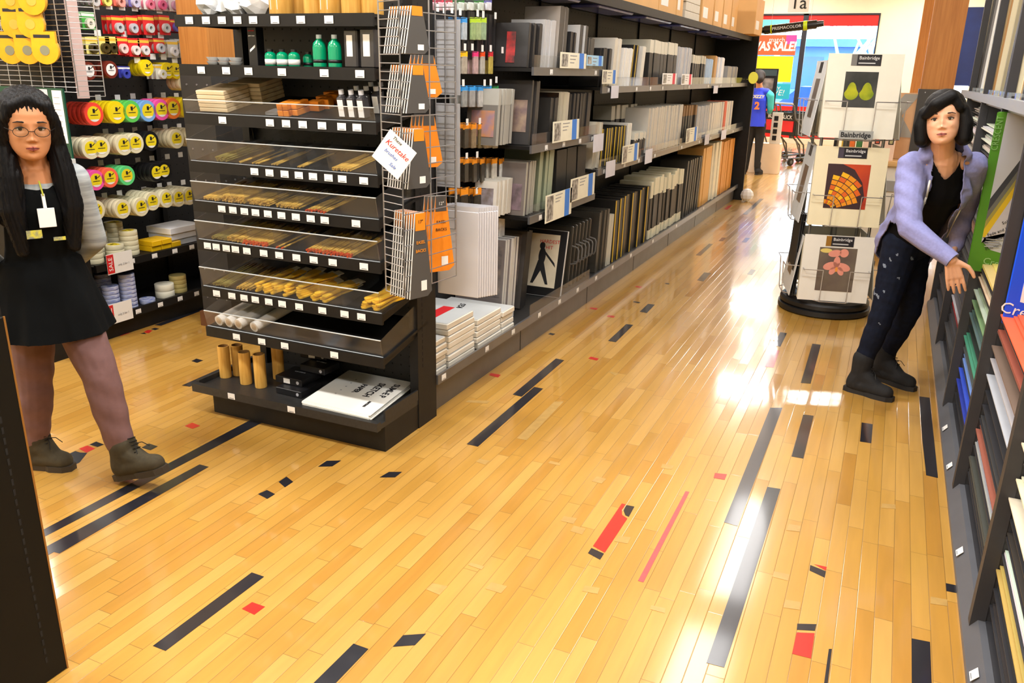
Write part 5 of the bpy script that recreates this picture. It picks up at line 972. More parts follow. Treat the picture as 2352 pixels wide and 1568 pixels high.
for k in range(3): tag(obj('paper_box', MB().rbox((-4.52, 4.0+.012*(2-k), Z1+.042*k+.0005), (-4.32+.01*k, 4.27+.006*k, Z1+.042*k+.041), .002, 0, T(0, 0, .0)), flat((228, 230, 236))), ORD[k]+' white box from the bottom beside the yellow boxes', 'box', 'white boxes on the upper shelf')
for k in range(4): o = roll('cream', .055, .036); o.location = (-4.40+.0*k, 4.34+.05*k, Z1+.03+.0*k); o.rotation_euler = (0, -PI/2, 0); o.location.z = Z1+.0005+.037*k if k < 2 else Z1+.0005+.037*(k-2); o.location.y = 4.34+.12*(k//2); tag(o, '%s cream roll of the %s pair by the gondola upright' % (['lower', 'upper'][k % 2], ['nearer', 'farther'][k//2]), 'tape roll', 'cream rolls by the upright')
BLR = mat('blue_roll_wrap', (84, 108, 190), .35, rgb2=(220, 224, 236), scale=9, stretch=(3, 3, 30))
def broll(x, y, z, r, h, m_, lab, grp):
    tag(obj('tape_roll', MB().lathe([(r*.4, 0), (r*.98, 0), (r, .002), (r, h-.002), (r*.98, h), (r*.4, h)], (x, y, z), n=26), m_, smooth=SM), lab, 'tape roll', grp)
for c_, (X, y, n) in enumerate(((-4.33, 3.50, 7), (-4.33, 3.63, 9), (-4.46, 3.56, 9))):
    for i in range(n): broll(X, y, Z2+.026*i+.0005, .05, .0245, BLR, 'blue and white tape roll, %s from the bottom of the %s stack' % (ORD[i], ['near', 'far', 'rear'][c_]), 'blue and white tape rolls')
broll(-4.34, 3.78, Z2+.0005, .05, .03, BLR, 'single blue and white tape roll lying by the tall stacks', None)
for i in range(2): broll(-4.36, 3.95, Z2+.046*i+.0005, .062, .045, flat((240, 236, 215)), ['lower', 'upper'][i]+' thick white tape roll on the bottom tape shelf', 'thick white tape rolls')
for i in range(4): broll(-4.38, 4.09, Z2+.03*i+.0005, .056, .029, flat((225, 205, 130)), ORD[i]+' tan tape roll from the bottom beside the thick white rolls', 'tan tape rolls')
for k, (a, b_) in enumerate((((243, 583), (298, 625)), ((243, 700), (297, 745)))):
    y0, z1 = atX(a[0], a[1]+3, -4.24).y, atX(a[0], a[1]+3, -4.24).z; y1, z0 = y0+.19, z1-.125
    t = thing('sale_card', ['white sale card with red flash on the upper tape shelf edge', 'white sale card with red flash on the lowest tape shelf edge'][k], 'sale card', (-4.24, (y0+y1)/2, z0)); obj('card', MB().box((-4.243, y0, z0), (-4.24, y1, z1)), WHT, t); obj('red_flash', MB().box((-4.24, y0, z0+.006), (-4.2392, y0+.05, z1-.004)), REDP, t)
    text('SALE', .04, WHT, t, (-4.2385, y0+.026, (z0+z1)/2), (PI/2, -PI/2, PI/2)); text("only 2 for 1", .018, MATS['grey_print'], t, (-4.2385, y0+.12, z0+.05), (PI/2, 0, PI/2))
for y in (3.62, 3.80, 3.97, 4.12, 4.22): 
    for z in (.463, .135): o = labproto.copy(); C.objects.link(o); o.parent = TG; o.location = Vector((-4.248, y, z))-TG.location; o.rotation_euler = (0, 0, PI/2)
# wire panel with yellow tape at the end of the tape gondola
GY = 3.24
def gp(px_, py_): return atY(px_, py_, GY)
a, b_ = gp(2, 205), gp(190, 200)
grid('wire_grid_panel', 'large wire grid panel with yellow tape packs behind the walking woman', (a.x, GY, 0), (b_.x-.04, GY, 0), a.z, 2.35, 8, 34)
grid('wire_grid_panel', 'slanting wire grid return at the corner of the tape gondola', (b_.x-.04, GY, 0), (b_.x+.02, GY+.12, 0), a.z-.02, 2.35, 2, 34)
YT = mat('yellow_tape_pack', (232, 172, 10), .35, noise=.12, scale=20)
ys = [(5, [(60, 0), (108, 0)]), (58, [(68, 0), (105, 0)]), (117, [(58, 1), (98, 1), (138, 1)])]
for r_, (py_, its) in enumerate(ys):
    for j, (px_, g_) in enumerate(its):
        for d_ in range(4):
            p = gp(px_-6*d_, py_-1*d_); r = .070; t = thing('yellow_tape_pack', '%s yellow tape pack, %s deep on the %s peg of the %s row' % ('glossy', ORD[d_], ORD[j], ['top', 'middle', 'bottom'][r_]), 'tape pack', (p.x, GY-.09+.018*d_, p.z), .45, 'yellow tape packs on the wire grid')
            obj('shell', MB().lathe([(r*.35, 0), (r, .002), (r, .014), (r*.35, .016)], n=20, ax='y').box((-.065, .002, .01), (.06, .012, .092)), YT, t, local=True, smooth=SM); obj('core', MB().lathe([(r*.2, -.002), (r*.36, -.002), (r*.36, .01), (r*.2, .01)], n=18, ax='y'), flat((130, 130, 105) if r_ == 2 else (205, 170, 60)), t, local=True, smooth=SM)
            obj('header_print', MB().box((-.05, .0006, .062), (.035, .002, .078)), INK, t, local=True)
a, b_ = gp(95, 200), gp(192, 362)
t = thing('tape_sign', 'dark green sign with the word tape hanging beside the walking woman', 'sign', ((a.x+b_.x)/2, GY-.06, b_.z)); DG = mat('dark_green_print', (20, 72, 52), .4, noise=.05)
obj('board', MB().box((a.x-.25, GY-.07, b_.z), (b_.x, GY-.06, a.z)), DG, t); zt_ = lambda f: b_.z+(a.z-b_.z)*f
obj('photo_panel', MB().box((a.x-.24, GY-.0715, zt_(.30)), (b_.x-.10, GY-.07, zt_(.66))), mat('pale_print', (214, 222, 205), .4, rgb2=(190, 60, 50), scale=10), t); obj('price_strip', MB().box((a.x-.0, GY-.0715, zt_(.76)), (b_.x-.12, GY-.07, zt_(.98))), flat((214, 210, 220)), t); obj('red_flash', MB().box((a.x-.0, GY-.0725, zt_(.84)), (a.x+.04, GY-.0715, zt_(.98))), REDP, t)
obj('ladder_strip', MB().box((b_.x-.085, GY-.0725, zt_(.22)), (b_.x-.012, GY-.0705, zt_(.97))), WHT, t)
m = MB()
for k in range(8): m.box((b_.x-.075, GY-.0732, zt_(.27+.085*k)), (b_.x-.03, GY-.0725, zt_(.277+.085*k)))
obj('ladder_lines', m, MATS['grey_print'], t)
text('SPECIALTY TAPE', .06, WHT, t, (b_.x-.03, GY-.073, zt_(.11)), (PI/2, 0, 0), align='RIGHT', sx=.85)
obj('bottom_rail', MB().box((a.x-.26, GY-.09, b_.z-.03), (b_.x+.01, GY-.06, b_.z)), flat((205, 208, 206)), t)
p = gp(185, 450); zs = p.z
obj('ledge', MB().box((-4.85, 3.0, zs-.02), (p.x+.07, 3.28, zs)), LWD, TG)
t = carton('tape_dispenser_box', 'white open box of silvery tape under the tape sign', 'box', (-4.75, 3.02, zs), (p.x+.03, 3.14, zs+.055), flat((225, 222, 212))); text('cm', .03, INK, t, (p.x-.04, 3.018, zs+.025), (PI/2, 0, 0))
CH = bpy.data.materials.new('chequered_tape'); CH.use_nodes = True; ck = CH.node_tree.nodes.new('ShaderNodeTexChecker'); ck.inputs['Scale'].default_value = 90; ck.inputs[1].default_value = (.9, .9, .9, 1); ck.inputs[2].default_value = (.02, .02, .02, 1); tcx = CH.node_tree.nodes.new('ShaderNodeTexCoord'); CH.node_tree.links.new(tcx.outputs['Object'], ck.inputs[0]); CH.node_tree.links.new(ck.outputs[0], CH.node_tree.nodes['Principled BSDF'].inputs[0])
for k, (dx, mm) in enumerate(((-.005, CH), (-.075, flat((226, 226, 222))), (-.145, flat((226, 222, 210))))): tag(obj('tape_roll', MB().cyl((p.x+dx-.035, 3.08, zs+.095), (p.x+dx+.03, 3.08, zs+.095), .045, n=24), mm, smooth=SM), ['chequered', 'shiny white', 'cream'][k]+' tape roll standing in the white box under the tape sign', 'tape roll')
for k in range(7):
    p = gp(182+3.5*k, 0); tag(obj('hanging_card', MB().box((-4.22-.012*k, 3.37+.01*k, 1.45), (-4.218-.012*k, 3.45+.01*k, 2.3), 0, T(.0, 0, 0)), flat((205, 178, 172))), ORD[k]+' long pinkish card hanging at the corner of the wire grid', 'card', 'long pinkish cards')
# ---------- dark end panel beside the camera ----------
t = thing('gondola_end_panel', 'tall dark slotted gondola end panel cut off at the picture edge', 'end panel', (-2.4, .8, 0))
obj('panel', MB().rbox((-3.0, .2, 0), (-1.93, 1.25, 1.05), .003), mat('bronze_black', (13, 11, 6), .6, spec=.2, noise=.1), t); obj('cap_rail', MB().box((-3.0, .2, 1.05), (-1.935, 1.247, 1.5)), BLK, t)
m = MB()
for k in range(34): m.box((-1.9305, 1.19, .06+k*.029), (-1.9292, 1.196, .078+k*.029))
obj('slot_row', m, MATS['slot_black'], t); obj('screw', MB().cyl((-1.931, 1.1, .02), (-1.927, 1.1, .02), .006, n=10), WIRE, t)
obj('edge_trim', MB().box((-1.932, 1.246, 0), (-1.929, 1.251, 1.05)), mat('brass_edge', (150, 105, 50), .4, metal=.4), t)
# ---------- mat board rack on the right ----------
RK = thing('mat_board_rack', 'tall dark slotted rack of coloured mat boards along the right side of the aisle', 'rack', (.85, 4.2, 0))
RB = mat('rack_charcoal', (50, 50, 54), .5, noise=.12); RG = mat('rack_grey', (92, 94, 100), .45, noise=.1)
BY = [.60, 1.58, 2.57, 3.55, 4.53, 5.68, 6.88]
obj('floor_lip', MB().prism([(.42, .6, 0), (.42, .6, .02), (.455, .6, .07), (.50, .6, .07), (.50, .6, 0)], (0, 6.3, 0)), RG, RK)
for y in BY: obj('divider', MB().box((.45, y-.018, 0), (1.4, y+.018, 1.51)), RB, RK); obj('divider_post', MB().box((.435, y-.022, .02), (.475, y+.022, 2.9)), RB, RK)
obj('back_panel', MB().box((1.4, .6, 0), (1.42, 6.9, 3.0)), RB, RK)
for y, z in ((1.95, .03), (2.3, .03), (3.0, .03), (3.75, .03), (4.2, .03)): o = labproto.copy(); C.objects.link(o); o.parent = RK; o.location = Vector((.432, y, .047))-RK.location; o.rotation_euler = (math.radians(-40), 0, -PI/2)
obj('top_ledge', MB().box((.46, 3.0, 1.515), (1.38, 7.6, 1.53)).box((.43, 3.0, 1.53), (.46, 7.6, 1.575)), mat('light_grey_metal', (168, 170, 174), .4, metal=.2), RK)
BC = {0: [(40, 40, 40)]*12,
 1: [None, (52, 50, 48), (48, 47, 46), (205, 176, 96), (226, 228, 234), (54, 52, 50), (60, 58, 55), (228, 224, 190), (236, 232, 206), (240, 238, 220), (240, 236, 214), (220, 214, 190), (230, 222, 196)],
 2: [None, (56, 58, 56), (70, 70, 66), (176, 178, 180), (150, 92, 74), (60, 62, 60), (98, 96, 92), (72, 72, 70), (196, 196, 196), (184, 184, 184), (112, 92, 84), (152, 82, 66), (235, 98, 56)],
 3: [None, (50, 52, 58), (44, 66, 190), (56, 84, 205), (130, 178, 240), (84, 96, 92), (72, 146, 116), (92, 200, 116), (96, 120, 116), (138, 158, 120), (202, 206, 186), (222, 214, 178), (244, 222, 132)],
 4: [None, (212, 164, 106), (60, 58, 62), (70, 68, 76), (150, 28, 44), (204, 206, 214), (90, 92, 94), (56, 56, 56), (52, 50, 50), (54, 52, 50), (60, 58, 56), (66, 62, 60), (58, 56, 54), (128, 92, 66), (100, 96, 92), (74, 72, 70), (96, 92, 90), (216, 190, 180), (205, 60, 92), (120, 118, 116), (235, 232, 220), (240, 240, 228), (240, 240, 226)],
 5: [None, (60, 60, 60), (60, 60, 62), (70, 60, 60), (58, 58, 58), (66, 64, 64), (90, 60, 60), (60, 60, 60), (70, 70, 70), (60, 60, 60), (56, 56, 56), (70, 66, 60), (60, 60, 60), (66, 60, 60), (80, 70, 60), (70, 66, 64), (60, 60, 60), (96, 92, 90), (120, 100, 96), (190, 180, 170), (225, 222, 206), (236, 234, 220), (240, 240, 226), (240, 240, 226)]}
BAYN = {0: 'x', 1: 'nearest bay', 2: 'blue sign bay', 3: 'green sign bay', 4: 'bay by the leaning woman', 5: 'farthest bay'}
def cname(c):
    r, g, b = c; mx, mn = max(c), min(c)
    if mx-mn < 22: return 'black' if mx < 62 else 'charcoal' if mx < 85 else 'grey' if mx < 170 else 'silver' if mx < 225 else 'white'
    if b == mx: return 'light blue' if g > 150 else 'blue' if b > 120 else 'slate'
    if g == mx: return 'bright green' if g > 180 else 'teal' if r < 80 else 'sage'
    if g > .82*r: return 'cream' if mn > 150 else 'yellow' if r > 180 else 'olive'
    return 'orange' if g > .42*r and r > 220 else 'red' if g < .45*r else 'tan' if r > 180 else 'brown'
random.seed(33)
for b_, cols in BC.items():
    y0, y1 = BY[b_]+.02, BY[b_+1]-.02
    for k, c_ in enumerate(cols):
        z = .075+.0595*k
        if z > 1.49: break
        obj('slot_tray', MB().box((.475, y0-.002, z-.006), (1.38, y1+.002, z-.003)), RB, RK) if b_ > 0 else None
        if c_ is None or b_ == 0: continue
        n = 4
        for i in range(n):
            dx = random.uniform(-.012, .035) + .008*i; dy = random.uniform(0, .02)
            cc = tuple(max(0, min(255, int(v*random.uniform(.93, 1.05)))) for v in c_)
            o = obj('mat_board', MB().box((.468+dx, y0+dy, z+.0075*i), (1.3, y1-.012+min(dy, .01), z+.0075*i+.005)), [flat(cc, .65, .03)])
            tag(o, '%s mat board, %s up in the %s slot of the %s' % (cname(c_), ORD[i], ORD[k], BAYN[b_]), 'mat board', 'mat boards in the '+BAYN[b_])
# header signs inside the bays
t = thing('header_sign', 'green and grey angled sign with a fan of mat board corners on the rack', 'sign', (.62, 4.47, .77))
gy = 4.47; obj('board', MB().rbox((.415, gy, .77), (.86, gy+.008, 1.515), .004), mat('sign_green', (74, 132, 30), .35, noise=.05), t)
obj('grey_field', MB().prism([(.455, gy-.0015, 1.512), (.858, gy-.0015, 1.512), (.858, gy-.0015, .80), (.50, gy-.0015, .88), (.455, gy-.0015, .92)], (0, .0015, 0)), mat('sign_grey', (186, 186, 192), .35, noise=.03), t)
for k, (c_, d_) in enumerate((((46, 48, 56), 0), ((98, 98, 90), .045), ((150, 138, 60), .08), ((206, 170, 20), .11), ((186, 180, 184), .16))):
    obj('printed_corner', MB().prism([(.455, gy-.002-.0006*k, 1.12-d_*1.3), (.575-.0*k, gy-.002-.0006*k, 1.37-d_), (.858, gy-.002-.0006*k, 1.24-d_*1.0), (.858, gy-.002-.0006*k, .93), (.455, gy-.002-.0006*k, .95-d_*.1)], (0, .0006, 0)), flat(c_), t)
text('CRESCENT', .04, flat((120, 165, 90)), t, (.432, gy-.003, 1.42), (PI/2, -PI/2, 0), sx=.8); text('Crescent', .045, flat((150, 190, 120)), t, (.56, gy-.003, .815), (PI/2, math.radians(8), 0))
for k in range(4): text(['Solid core', 'Fade and bleed resistant', 'Bevels stay white for years', 'Museum quality boards'][k], .02, INK, t, (.56, gy-.0065, 1.03-.035*k), (PI/2, math.radians(-28), 0))
for k in range(4): obj('printed_line', MB().box((.47, gy-.007, .93-.012*k), (.54-.01*(k % 2), gy-.0055, .934-.012*k)), MATS['grey_print'], t)
t = thing('header_sign', 'bright blue and white sign on the rack at the right picture edge', 'sign', (.66, 3.49, .78)); gy = 3.49
obj('board', MB().rbox((.475, gy, .775), (.9, gy+.008, 1.45), .004), mat('sign_blue', (16, 82, 235), .35, noise=.03), t); obj('white_field', MB().prism([(.515, gy-.0015, 1.44), (.89, gy-.0015, 1.44), (.89, gy-.0015, .80), (.52, gy-.0015, .865)], (0, .0015, 0)), WHT, t)
text('Crescent', .06, WHT, t, (.57, gy-.003, .82), (PI/2, math.radians(10), 0))
for k in range(5): obj('printed_line', MB().box((.53, gy-.003, .96-.014*k), (.60-.01*(k % 2), gy-.0015, .965-.014*k)), MATS['grey_print'] if k else INK, t)
# frame mouldings above the ledge
random.seed(14); MC = [(238, 232, 210), (232, 228, 206), (60, 58, 60), (70, 68, 66), (132, 124, 100), (150, 140, 110), (240, 236, 220), (196, 140, 84), (236, 226, 190), (200, 190, 160), (64, 64, 70), (240, 240, 236), (224, 214, 172), (160, 116, 60), (206, 178, 128), (120, 118, 118)]
y = 3.1; k = 0
while y < 7.5:
    w_ = random.uniform(.03, .07); c_ = MC[k % len(MC)]; x = random.uniform(.478, .52)
    m = MB().prism([(x, y, 1.53), (x-.02, y+w_*.15, 1.53), (x-.02, y+w_*.45, 1.53), (x-.008, y+w_*.7, 1.53), (x-.012, y+w_, 1.53), (x+.02, y+w_, 1.53), (x+.02, y, 1.53)], (0.02, 0, 1.35))
    tag(obj('framing_stick', m, flat(c_, .4)), '%s%s framing stick from the near end of the rack ledge' % (ORD[k % 40], '' if k < 40 else ' of the far forty'), 'moulding', 'frame mouldings above the rack'); y += w_+random.uniform(.004, .012); k += 1
for i in range(12): y = 3.2+.31*i; obj('ledge_clip', MB().box((.44, y, 1.55), (.455, y+.05, 1.60)).box((.44, y, 1.585), (.50, y+.012, 1.60)), CLRP, RK)
# screen / window glimpsed beyond the right post
t = thing('noticeboard_screen', 'blue screen with white panel beyond the timber post', 'screen', (.75, 15.8, 0)); obj('stand', MB().box((.86, 15.82, 0), (.9, 15.86, 1.3)), BLK, t)
obj('screen', MB().box((.45, 15.8, 1.55), (1.3, 15.84, 2.75)), mat('screen_blue', (20, 42, 100), .3, noise=.4, scale=3, emit=.08), t); obj('bright_panel', MB().box((.42, 15.79, 1.22), (.98, 15.8, 1.56)), mat('screen_white', (225, 238, 255), .3, emit=1.2), t); obj('red_panel', MB().box((.6, 15.785, 1.05), (1.0, 15.8, 1.22)), REDP, t)
# ---------- people ----------
def organic(name, mb, voxel, mats, parent, smooth=4, cut=None, matfn=None, disp=None, solid=0):
    o = obj(name, mb, mats[0], parent)
    r = o.modifiers.new('remesh', 'REMESH'); r.mode = 'VOXEL'; r.voxel_size = voxel
    s = o.modifiers.new('smooth', 'SMOOTH'); s.factor = .5; s.iterations = smooth
    me = bpy.data.meshes.new_from_object(o.evaluated_get(bpy.context.evaluated_depsgraph_get())); o.modifiers.clear(); old = o.data; o.data = me; bpy.data.meshes.remove(old)
    W = Vector(wloc(parent)); n = len(me.vertices)
    if disp is not None or cut is not None:
        co = np.empty(n*3, 'f'); me.vertices.foreach_get('co', co); co = co.reshape(-1, 3)+np.array(W)
        if disp is not None:
            nr = np.empty(n*3, 'f'); me.vertices.foreach_get('normal', nr); nr = nr.reshape(-1, 3)
            co2 = co+nr*disp(co)[:, None]; me.vertices.foreach_set('co', (co2-np.array(W)).astype('f').ravel()); me.update()
        if cut is not None:
            import bmesh
            k = cut(co); b = bmesh.new(); b.from_mesh(me); b.verts.ensure_lookup_table()
            bmesh.ops.delete(b, geom=[b.verts[i] for i in np.nonzero(k)[0]], context='VERTS')
            for _ in range(8): bmesh.ops.smooth_vert(b, verts=[v for v in b.verts if v.is_boundary], factor=.5, use_axis_x=True, use_axis_y=True, use_axis_z=True)
            b.to_mesh(me); b.free()
    me.materials.clear()
    for m in mats: me.materials.append(m)
    if matfn is not None:
        c = np.empty(len(me.polygons)*3, 'f'); me.polygons.foreach_get('center', c); c = c.reshape(-1, 3)+np.array(W); me.polygons.foreach_set('material_index', matfn(c).astype('i'))
    else: me.polygons.foreach_set('material_index', [0]*len(me.polygons))
    me.polygons.foreach_set('use_smooth', [True]*len(me.polygons)); me.update()
    if solid: sd = o.modifiers.new('solid', 'SOLIDIFY'); sd.thickness = solid; sd.offset = -1
    return o
def limb(m, pts, rs, n=14):
    for (a, b), (r, s) in zip(zip(pts, pts[1:]), zip(rs, rs[1:])): m.cap(a, b, r, s, n)
    return m
def lerp(a, b, t): return Vector(a)+(Vector(b)-Vector(a))*t
class Head:
    def __init__(s, c, yaw, pitch=0, roll=0, k=1.0):
        s.M = T(*c) @ Rz(yaw) @ Ry(roll) @ Rx(pitch) @ Matrix.Scale(k, 4); s.k = k; s.R = (Rz(yaw) @ Ry(roll) @ Rx(pitch)).to_3x3()
    def p(s, x, y, z): return s.M @ Vector((x, y, z))
    def e(s, m, c, r, n=16, mi=0): m.ell(s.p(*c), tuple(v*s.k for v in r), n, 10, mi, M=s.R)
    def skull(s, m):
        # the head as one skin of stacked outlines, features pushed in or out of the front
        Z = [.120, .114, .102, .085, .06, .03, .01, -.01, -.03, -.05, -.07, -.085, -.098, -.107]
        Wd = [.012, .036, .054, .066, .0735, .0755, .0745, .073, .0705, .0655, .058, .0485, .036, .016]
        Fr = [-.005, -.034, -.056, -.072, -.083, -.086, -.085, -.084, -.083, -.083, -.082, -.080, -.075, -.062]
        Bk = [.022, .055, .078, .092, .101, .102, .098, .088, .070, .048, .028, .010, -.008, -.030]
        G = [(-.032, .011, .0145, .0095, .0085), (.032, .011, .0145, .0095, .0085), (0, .012, .0065, .016, -.006), (0, -.008, .0065, .014, -.012), (0, -.024, .0085, .0075, -.0195), (-.0125, -.029, .0055, .0055, -.009), (.0125, -.029, .0055, .0055, -.009),
             (0, -.050, .018, .006, -.0065), (0, -.062, .014, .006, -.006), (0, -.0725, .016, .004, .0025), (0, -.091, .013, .012, -.006), (-.043, -.018, .014, .014, -.005), (.043, -.018, .014, .014, -.005), (-.028, .032, .018, .006, -.0035), (.028, .032, .018, .006, -.0035), (0, -.040, .004, .006, .002)]
        n, L = 88, 76; V = []; F = []
        for l in range(L):
            z = .120-.227*l/(L-1); w_, f_, b_ = (float(np.interp(-z, [-q for q in Z], A)) for A in (Wd, Fr, Bk)); c_ = min(.012, (f_+b_)/2+.005) if z < -.03 else .012; c_ = (f_*.5+b_*.5)
            for i in range(n):
                t = 2*PI*i/n; cx_, sy_ = math.cos(t), math.sin(t); e_ = .88; x = w_*math.copysign(abs(cx_)**e_, cx_); y = c_+(b_-c_ if sy_ > 0 else c_-f_)*math.copysign(abs(sy_)**e_, sy_)
                if sy_ < 0: k = min(1, -sy_*1.8); y += k*sum(g[4]*math.exp(-((x-g[0])/g[2])**2-((z-g[1])/g[3])**2) for g in G)
                V.append(s.p(x, y, z))
        for l in range(L-1):
            for i in range(n): j = (i+1) % n; F.append((l*n+i, l*n+n+i, l*n+n+j, l*n+j))
        F += [tuple(range(n)), tuple(range((L-1)*n+n-1, (L-1)*n-1, -1))]; m._add(V, F)
        for x in (-1, 1): s.e(m, (x*.075, .010, -.006), (.008, .017, .029))
    def face(s, parent, brow, iris, lip, lidc, bl=.0, mouth_open=True):
        WH = mat('eye_white', (225, 222, 218), .2)
        for x, nm in ((-1, 'eye'), (1, 'eye')):
            m = MB(); s.e(m, (x*.031, -.0675, .010), (.0135, .0100, .0078)); e = obj(nm, m, WH, parent, smooth=True)
            m = MB(); s.e(m, (x*.031-.001, -.0768, .0103), (.0060, .0022, .0060), 12); obj('iris', m, iris, e if False else parent, smooth=True)
            m = MB()
            a = [(-.0165, -.0705, .0105), (-.008, -.0785, .0165), (.004, -.0790, .0170), (.0155, -.0720, .0115)]
            for p, q in zip(a, a[1:]): m.cap(s.p(x*.031+p[0]*x, p[1], p[2]), s.p(x*.031+q[0]*x, q[1], q[2]), .0021*s.k, .0021*s.k, 8)
            obj('eyelid', m, lidc, parent, smooth=True)
            m = MB(); a = [(-.019, -.079, .032, .0020), (-.008, -.0865, .0365, .0028), (.006, -.0845, .037, .0024), (.019, -.072, .031, .0012)]
            for p, q in zip(a, a[1:]): m.cap(s.p(x*.033+p[0]*x, p[1], p[2]), s.p(x*.033+q[0]*x, q[1], q[2]), p[3]*s.k, q[3]*s.k, 8)
            obj('eyebrow', m, brow, parent, smooth=True)
        m = MB()
        for sx in (-1, 1):
            m.cap(s.p(0, -.0885, -.0515), s.p(sx*.024, -.0785, -.0550), .0036*s.k, .0014*s.k, 8); m.cap(s.p(0, -.0875, -.0605), s.p(sx*.020, -.0795, -.0580), .0050*s.k, .002*s.k, 8)
        obj('lips', m, lip, parent, smooth=True)
        m = MB()
        for sx in (-1, 1): m.cap(s.p(0, -.0915, -.0560), s.p(sx*.021, -.0810, -.0563), .0014*s.k, .0009*s.k, 8)
        obj('mouth_line', m, mat('mouth_dark', (92, 40, 38), .5), parent, smooth=True)
def hand(m, wrist, d, across, r=.0082, thumb=1, spread=.12, curl=.35, L=.17, nrm=None):
    """palm and five bent fingers; d = pointing direction, across = towards the thumb side"""
    wrist, d, across = Vector(wrist), Vector(d).normalized(), Vector(across); across = (across-d*across.dot(d)).normalized(); nn = d.cross(across).normalized() if nrm is None else Vector(nrm)
    pl = wrist+d*.085
    for t in (-.026, -.009, .009, .026): m.cap(wrist+d*.012+across*t*.7, pl+across*t, .013, .0115, 10)
    for i, (t, ln) in enumerate(((.030, .070), (.010, .078), (-.010, .073), (-.029, .057))):
        dd = (d+across*spread*(1.5-i)*.6).normalized(); a = pl+across*t; b = a+dd*ln*.45; e2 = (dd*math.cos(curl)-nn*math.sin(curl)).normalized(); c = b+e2*ln*.32; e3 = (dd*math.cos(curl*1.8)-nn*math.sin(curl*1.8)).normalized()
        limb(m, [a, b, c, c+e3*ln*.26], [r*1.08, r, r*.9, r*.72], 10)
    a = wrist+d*.022+across*.028; b = a+(d*.6+across*.75).normalized()*.042; c = b+(d*.85+across*.35).normalized()*.032; limb(m, [wrist+d*.02, a, b, c, c+(d*.95+across*.15).normalized()*.020], [.016, .014, .0105, .0095, .0075], 10)
def boot(parent, heel, toe, ankle, m_up, m_sole, m_lace, h=.0, wd=.040, shaft=.09, up=None):
    heel, toe, ankle = Vector(heel), Vector(toe), Vector(ankle); d = (toe-heel).normalized(); L = (toe-heel).length; upv = Vector((0, 0, 1)); upv = (upv-d*upv.dot(d)).normalized(); sd = d.cross(upv)
    m = MB(); limb(m, [heel+d*.048+upv*.050, heel+d*L*.5+upv*.050, heel+d*(L-.045)+upv*.040], [.046, .045, .040]); limb(m, [heel+d*.052+upv*.06, ankle+d*.01, ankle+d*.012+Vector((0, 0, shaft))], [.048, .052, .056]); m.cap(ankle+d*.03, heel+d*L*.62+upv*.055, .050, .038)
    b = organic('boot', m, .006, [m_up], parent, 5)
    m = MB(); out = []
    for t, w_ in ((0, .026), (.03, .036), (.12, .034), (L*.62, .043), (L-.03, .038), (L, .018)): out.append((t, w_))
    P = [heel+d*t+sd*w_ for t, w_ in out]+[heel+d*t-sd*w_ for t, w_ in reversed(out)]; m.prism(P, upv*.026); obj('sole', m, m_sole, b)
    m = MB(); f = ankle+d*.043
    for k in range(5):
        c = lerp(ankle+Vector((0, 0, .06))+d*.062, heel+d*L*.6+upv*.092, k/4.5); m.tube([c-sd*.02, c+sd*.02+upv*.008], .0022, 6)
    c = lerp(ankle+Vector((0, 0, .06))+d*.064, heel+d*L*.6+upv*.092, .3); m.tube([c, c+sd*.02+d*.02-upv*.01, c+sd*.035+d*.03-upv*.035], .0018, 6); m.tube([c, c-sd*.02+d*.02-upv*.005, c-sd*.03+d*.04-upv*.03], .0018, 6)
    obj('lace', m, m_lace, b); return b
def folds(amp, fr, ax=(0, 0, 1), seed=0):
    ax = np.array(ax)
    def f(co):
        s = co @ ax; a = co[:, 0]*17+co[:, 1]*13
        return amp*(np.sin(s*fr+2.2*np.sin(a*.9+seed))*(.5+.5*np.sin(s*9+seed*2+a*.3))+.6*np.sin(s*fr*1.7+a*1.3+seed))
    return f
BLKH = mat('black_hair', (11, 10, 12), .5, spec=.22, noise=.5, scale=60, stretch=(6, 6, .6), bump=.25)
# --- woman leaning to the rack ---
P1 = thing('person', 'woman with a black bob in a lavender hoodie leaning to the mat board rack', 'person', (.15, 4.6, 0))
SK = mat('fair_skin', (232, 176, 142), .5, noise=.06, scale=30); SK.node_tree.nodes['Principled BSDF'].inputs['Subsurface Weight'].default_value = .06
hd = Head((.190, 4.235, 1.478), math.radians(-6), math.radians(2), math.radians(-7), .96)
nk, cs, ws, pv = Vector((.225, 4.33, 1.30)), Vector((.225, 4.43, 1.17)), Vector((.18, 4.60, .99)), Vector((.15, 4.72, .87))
shR, shL = Vector((.10, 4.33, 1.255)), Vector((.35, 4.42, 1.27)); elR, wrR = Vector((.125, 4.19, 1.00)), Vector((.315, 4.10, .885)); elL, wrL = Vector((.37, 4.62, 1.06)), Vector((.36, 4.60, .87))
hpR, hpL = Vector((.12, 4.66, .84)), Vector((.17, 4.80, .84)); knR, anR = Vector((.085, 4.64, .47)), Vector((.02, 4.66, .12)); knL, anL = Vector((.215, 4.82, .46)), Vector((.13, 4.93, .10))
m = MB(); hd.skull(m); limb(m, [hd.p(0, .02, -.05), nk+Vector((-.01, .0, .0))], [.050, .052]); limb(m, [nk, cs, ws, pv], [.06, .105, .095, .115]); limb(m, [nk, shR, elR, wrR], [.05, .045, .033, .025]); limb(m, [nk, shL, elL, wrL], [.05, .045, .033, .025])
limb(m, [pv, hpR, knR, anR], [.10, .075, .050, .036]); limb(m, [pv, hpL, knL, anL], [.10, .075, .050, .036]); limb(m, [anR, (.13, 4.61, .045)], [.03, .024]); limb(m, [anL, (.25, 4.86, .045)], [.03, .024])
hand(m, wrR, (.30, .10, -.93), (.9, -.05, .25), curl=.12, spread=.07); hand(m, wrL, (.1, -.2, -.9), (-.2, -.9, .1))
